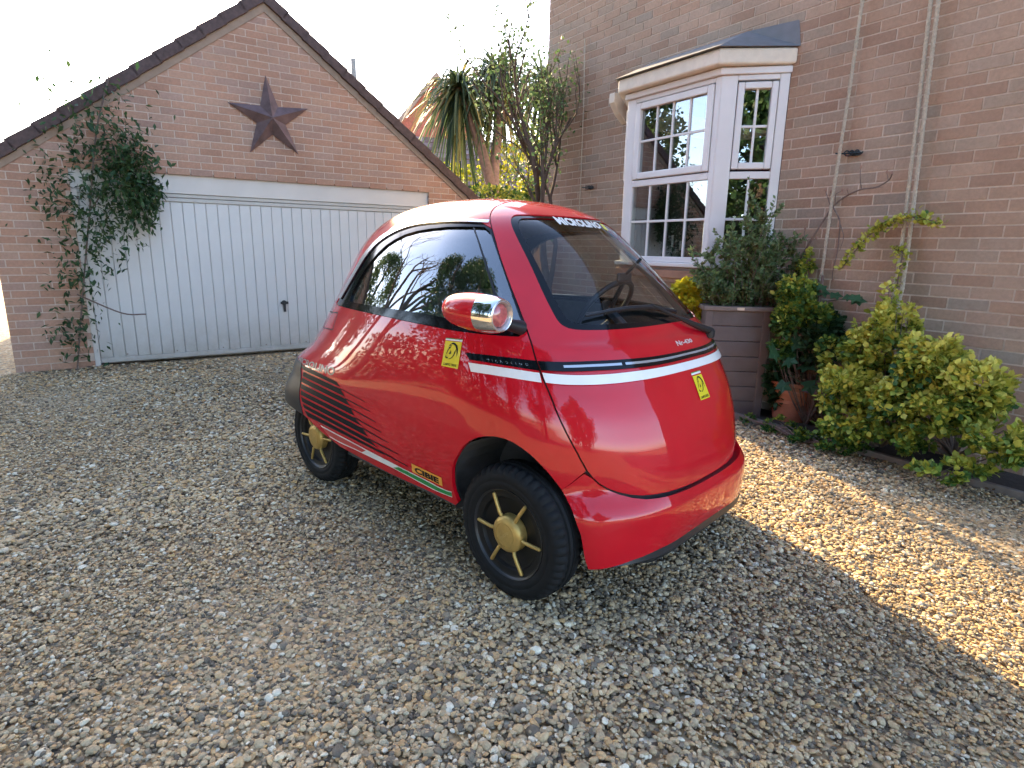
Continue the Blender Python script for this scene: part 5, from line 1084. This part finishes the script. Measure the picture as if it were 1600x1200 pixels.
for sx, sy, yo in ((.783, -1, .70), (.783, 1, .70), (-.783, -1, .63), (-.783, 1, .63)):
    wh = bpy.data.objects.new('wheel', None); COL.objects.link(wh); wh.parent = CAR; wh.location = (sx, sy*(yo-.075), .262); wh.empty_display_size = .1
    o = bpy.data.objects.new('tyre', TY[1]); COL.objects.link(o); o.parent = wh
    D = -1 if sy < 0 else 1                                        # outer side
    w = MB(); w.lathe([(.0, D*.030), (.06, D*.032), (.12, D*.040), (.138, D*.046), (.145, D*.058), (.160, D*.060), (.170, D*.062), (.177, D*.070), (.180, D*.066), (.172, D*.04), (.165, -D*.06), (.0, -D*.06)], 72, 'y')
    rm = w.build('rim', rim_black, wh, smooth=True)
    w = MB(); w.lathe([(.1705, D*.0625), (.174, D*.0685), (.1775, D*.0705)], 72, 'y', caps=False); w.build('rim_ring', plain('dull_ring', (.03, .032, .036), .35, metal=.3), rm, smooth=True)
    w = MB(); w.lathe([(.0, D*.082), (.018, D*.082), (.044, D*.0805), (.0445, D*.0785), (.0465, D*.0785), (.047, D*.080), (.060, D*.077), (.069, D*.071), (.073, D*.062), (.073, D*.03), (0, D*.03)], 56, 'y')
    hub = w.build('hub_cap', gold, wh, smooth=True)
    tv = [((x-.5)*.052*(-1 if D > 0 else 1), D*.0826, (y-.4)*.014) for x, y in mic]; ca, sa = math.cos(.75), math.sin(.75)
    tv = [(x*ca-z*sa, y, x*sa+z*ca) for x, y, z in tv]
    me = bpy.data.meshes.new('hub_lettering'); me.from_pydata(tv, [], micf); me.update(); link('hub_lettering', me, plain('gold_light', (.60, .43, .17), .4, metal=.5), hub)
    for k in range(6):
        a = math.radians(178-60*k+(0 if sx > 0 else 8)); ca, sa = math.cos(a), math.sin(a); w = MB()
        w.tube([(ca*r_*(1 if D < 0 else -1), D*y_, sa*r_) for r_, y_ in ((.062, .058), (.085, .066), (.12, .065), (.160, .062), (.163, .058))], [.0075, .0075, .0075, .0075, .004], 10)
        w.build('spoke', gold, wh, smooth=True)
# ---- headlamp mirrors on the doors' waist
for sy in (-1,):
    ml = bpy.data.objects.new('mirror_lamp', None); COL.objects.link(ml); ml.parent = CAR; ml.location = (.70, sy*.755, 1.095); ml.rotation_euler = (0, math.radians(2), math.radians(-sy*3)); ml.empty_display_size = .05
    R = .067; w = MB(); w.lathe([(0, -.170), (.018, -.169), (.036, -.160), (.048, -.143), (.057, -.115), (.064, -.07), (R, -.032), (R, .018)], 40, 'x', caps=False); w.build('housing', red, ml, smooth=True, auto=False)
    w = MB(); w.lathe([(R+.0006, .018), (R+.0008, .03), (.0655, .055), (.063, .072), (.060, .085), (.056, .098), (.0535, .101), (.052, .098)], 40, 'x', caps=False); w.build('chrome_bezel', chrome, ml, smooth=True, auto=False)
    w = MB(); w.lathe([(.0525, .099), (.049, .101), (.043, .095), (.040, .086), (.0, .084)], 40, 'x', caps=False); w.build('lamp_ring', plain('lamp_ring', (.50, .46, .45), .2, metal=.5), ml, smooth=True)
    w = MB(); w.lathe([(.040, .090), (.032, .097), (.018, .101), (0, .102)], 32, 'x', caps=False); w.build('lens', plain('red_lens', (.42, .10, .10), .08, coat=1., var=.3, scale=60), ml, smooth=True)
    w = MB(); w.tube([(.03, -sy*.04, -.02), (.05, -sy*.10, -.045), (.055, -sy*.16, -.06)], [.03, .022, .028], 10); w.build('stalk', satin_black, ml, smooth=True)
# ---- light bar, stripes and applied film
def both(a, b_=None): return a
barT = UV['barF_top'][:-2]+[(0., 6.462)]; barB = UV['barF_bot'][:-2]+[(0., UV['barF_bot'][4][1]+.02)]
barT = barT+mirror(barT[:-1])[::-1]; barB = barB+mirror(barB[:-1])[::-1]
lb = patch('light_bar', gloss_black, door, None, .012+.0015, n=80, k=5, edges=(barT, barB))
def mid(A, B, t): return [(a*(1-t)+c*t, s*(1-t)+u*t) for (a, s), (c, u) in zip(A, B)]
stT, stB = mid(barT, barB, .34), mid(barT, barB, .60); stT = [p for p in stT if abs(p[0]) < .87]; stB = [p for p in stB if abs(p[0]) < .87]; k = min(len(stT), len(stB))
h2 = [p for p in stT[:k] if p[0] > .52]
lstrip = plain('light_strip_lens', (.42, .46, .50), .15, metal=.5, coat=1., var=.05)
def seg_strip(lo, hi):
    a = np.linspace(hi, lo, 14); t = np.array(sorted(stT)); u = np.array(sorted(stB))
    return [(x, float(np.interp(x, t[:, 0], t[:, 1]))) for x in a], [(x, float(np.interp(x, u[:, 0], u[:, 1]))) for x in a]
for lo, hi in ((.515, .80), (-.50, .495), (-.80, -.515)): patch('light_strip', lstrip, lb, None, .0155, n=40, k=2, edges=seg_strip(lo, hi))
wT = UV['whF_top'][:-2]+[(0., 5.98)]; wB = UV['whF_bot'][:-2]+[(0., 5.69)]
wT[-1] = (0., float(UV['whF_top'][4][1])); wB[-1] = (0., float(UV['whF_bot'][4][1]))
wT = wT+mirror(wT[:-1])[::-1]; wB = wB+mirror(wB[:-1])[::-1]
patch('white_stripe', white_film, door, None, .012, n=80, k=5, edges=(wT, wB))
for mr in (False, True):
    sb = patch('side_light_bar', gloss_black, body, None, .002, n=24, k=3, mirrored=mr, edges=(UV['barS_top'], UV['barS_bot']))
    patch('white_stripe', white_film, body, None, .0015, n=24, k=3, mirrored=mr, edges=(UV['whS_top'], UV['whS_bot']))
    for k in range(8):
        v_ = UV['vent%d' % k]; patch('vent_stripe', film_black, body, None, .0015, n=16, k=2, mirrored=mr, edges=(v_[:5], v_[5:]))
    for k in range(7):
        v_ = UV['line%d' % k]; a0, a1 = v_[0], v_[2]
        patch('pin_line', film_black, body, None, .0013, n=8, k=1, mirrored=mr, edges=([(a, s) for a, s in v_], [(v_[0][0], v_[0][1]-.055), (v_[1][0], v_[1][1]-.05), (v_[2][0], v_[2][1]-.028)]))
    ST, SB = smooth(UV['sill_top'], 1, False), smooth(UV['sill_bot'], 1, False)
    patch('sill_stripe', white_film, body, None, .0012, n=40, k=2, mirrored=mr, edges=(ST, SB))
    T2, B2 = np.array(mid(UV['sill_top'], UV['sill_bot'], .16)), np.array(mid(UV['sill_top'], UV['sill_bot'], .84))
    patch('red_sill_band', red_film, body, None, .0018, n=14, k=2, mirrored=mr, edges=(T2[:4].tolist(), B2[:4].tolist()))
    patch('green_sill_band', green_film, body, None, .0018, n=24, k=2, mirrored=mr, edges=(T2[5:].tolist(), B2[5:].tolist()))
# lettering and stickers
def letters(name, txt, mat, parent, quad, off, box=(0, 0, 1, 1), bold=.012, space=1.):
    v, f, _ = text_tris(txt, bold, space); return on_quad(name, mat, parent, quad, v, f, off, box)
patch('sponsor_sticker', orange_film, body, UV['cibie'], .0022, n=8, k=3); letters('sticker_lettering', 'CIBIE', film_black, body, UV['cibie'], .003, (.10, .12, .90, .80), .05)
letters('bar_lettering', 'MICROLINO', silver, body, UV['bartext'], .0035, (0, .0, 1, 1), .0, 2.6)
letters('rear_lettering', 'MICROLINO', grey_film, body, UV['vtext'], .0022, (.02, .08, .98, .9), .03)
letters('windshield_lettering', 'MICROLINO', white_film, door, UV['wtext'], .001, bold=.05)
patch('windshield_sticker', yellow_film, door, UV['wpatch'], .001, n=3, k=3)
letters('bonnet_lettering', 'Nr-430', plain('pale_letter', (.62, .50, .48), .4), door, UV['htext'], .0135, bold=.03)
HORSE = [  # a horse's head in profile looking left: mane, brow, jaw (x right, y up)
 [(.42, .93), (.30, .86), (.36, .87), (.50, .88), (.64, .83), (.74, .70), (.80, .52), (.82, .30), (.86, .52), (.86, .70), (.78, .84), (.64, .93), (.52, .96)],
 [(.74, .70), (.72, .52), (.66, .36), (.56, .24), (.42, .17), (.30, .17), (.42, .21), (.54, .29), (.62, .42), (.66, .56)],
 [(.22, .80), (.28, .74), (.42, .80), (.36, .70), (.26, .62), (.20, .48), (.12, .34), (.14, .46), (.20, .62), (.26, .70)],
 [(.12, .34), (.10, .24), (.18, .19), (.28, .20), (.30, .27), (.24, .25), (.18, .26), (.16, .32)],
 [(.40, .62), (.36, .52), (.30, .44), (.36, .40), (.40, .46), (.46, .40), (.44, .52)],
 [(.30, .86), (.24, .80), (.36, .80), (.46, .84)]]
def badge(quad, topq, parent, off):
    bd = patch('horse_badge', yellow_film, parent, quad, off, n=4, k=6)
    v = []; f = []
    for P in HORSE: f.append(tuple(range(len(v), len(v)+len(P)))); v += P
    on_quad('horse_emblem', film_black, bd, quad, v, f, off+.0008, (.06, .20, .98, 1.0)); letters('badge_lettering', 'CAMPIG DRIVE', film_black, bd, quad, off+.0008, (.10, .06, .90, .17), .02)
    t = np.array(topq); tm_ = t[0]*.5+t[3]*.5, t[1]*.5+t[2]*.5
    patch('badge_flag', green_film, bd, [t[0], t[1], tm_[1]*.6+t[1]*.4, tm_[0]*.6+t[0]*.4], off, n=3, k=1); patch('badge_flag', white_film, bd, [tm_[0]*.6+t[0]*.4, tm_[1]*.6+t[1]*.4, t[2], t[3]], off, n=3, k=1)
badge(UV['stk1'], UV['stk1top'], body, .003); badge(UV['stk2'], UV['stk2top'], door, .003)
fq = UV['flap']; 
for a, c in ((0, 1), (1, 2), (2, 3), (3, 0)):
    p, q = np.array(fq[a]), np.array(fq[c]); d_ = (q-p)*np.array([1, SM]); nn_ = np.array([-d_[1], d_[0]])/np.linalg.norm(d_)*.0035*np.array([1, 1/SM])
    patch('flap_gap', film_black, body, [p-nn_, q-nn_, q+nn_, p+nn_], .0006, n=4, k=1)
# ---- wiper
fn = skin(.02, door_disp); wpts = [(-.443, 6.72), (-.30, 6.93), (-.164, 7.136), (.0, 7.36), (.105, 7.509)]
w = MB(); w.tube(curve([fn(np.array(a), np.array(s)) for a, s in wpts], 4), [.016]*4+[.014, .013, .012, .011, .010]+[.006]*8, 8); wp = w.build('wiper_arm', satin_black, CAR, smooth=True)
fb_ = skin(.014); w = MB(); w.tube([fb_(np.array(a), np.array(s)) for a, s in [(.602, 7.383), (.45, 7.46), (.30, 7.50), (.105, 7.49), (-.02, 7.42), (-.15, 7.35)]], [.005, .008, .009, .010, .009, .005], 6); w.build('wiper_blade', satin_black, wp, smooth=True)
w = MB(); p = fn(np.array(-.443), np.array(6.72)); w.lathe([(0, -.03), (.024, -.03), (.026, .0), (.015, .012), (0, .012)], 16, 'z', (p[0]-.005, p[1], p[2])); w.build('wiper_pivot', satin_black, wp, smooth=True)
# ---- cabin
seat_m = plain('seat_cloth', (.10, .095, .09), .85, var=.2, scale=40, bstr=.3)
st_ = MB().prism([(-.35, .40), (.18, .46), (.20, .56), (-.30, .58)], 'y', -.46, .46).build('seat', seat_m, CAR, bevel=.04, seg=3)
MB().prism([(-.42, .56), (-.24, .56), (-.38, 1.08), (-.50, 1.06)], 'y', -.46, .46).build('seat_back', seat_m, CAR, bevel=.04, seg=3)
MB().prism([(.78, .62), (.88, .90), (.84, .97), (.62, .955), (.58, .86)], 'y', -.46, .46).build('dashboard', satin_black, CAR, bevel=.03, seg=3)
w = MB(); cc = np.array((.545, .22, 1.04)); ax = Vector((-.80, 0, .60)).normalized(); u = Vector((0, 1, 0)); v2 = ax.cross(u)
ringp = [tuple(Vector(cc)+(u*math.cos(a)+v2*math.sin(a))*.165) for a in np.linspace(0, 2*math.pi, 40)]
w.tube(ringp, .013, 8, caps=False)
for a in (0.2, math.pi-.2, -math.pi/2): w.tube([tuple(Vector(cc)-ax*.03), tuple(Vector(cc)+(u*math.cos(a)+v2*math.sin(a))*.16)], .011, 6)
w.tube([tuple(Vector(cc)-ax*.02), tuple(Vector(cc)-ax*.25)], .03, 8); w.lathe([(0, .0), (.04, .0), (.04, .02), (0, .02)], 16, 'x', tuple(cc)); w.build('steering_wheel', satin_black, CAR, smooth=True)
w = MB(); w.tube([(.76, .17, 1.28), (.70, .15, 1.21)], .008, 6); w.build('mirror_stem', satin_black, CAR)
MB().box(.685, .70, .09, .20, 1.175, 1.215).build('rear_view_mirror', satin_black, CAR, bevel=.012)
w = MB(); w.tube(curve([(.80, -.40, .98), (.84, -.2, 1.0), (.86, .05, 1.0), (.83, .34, .985)], 6), .012, 8); w.build('grab_bar', plain('grab_bar', (.55, .5, .42), .4), CAR, smooth=True)
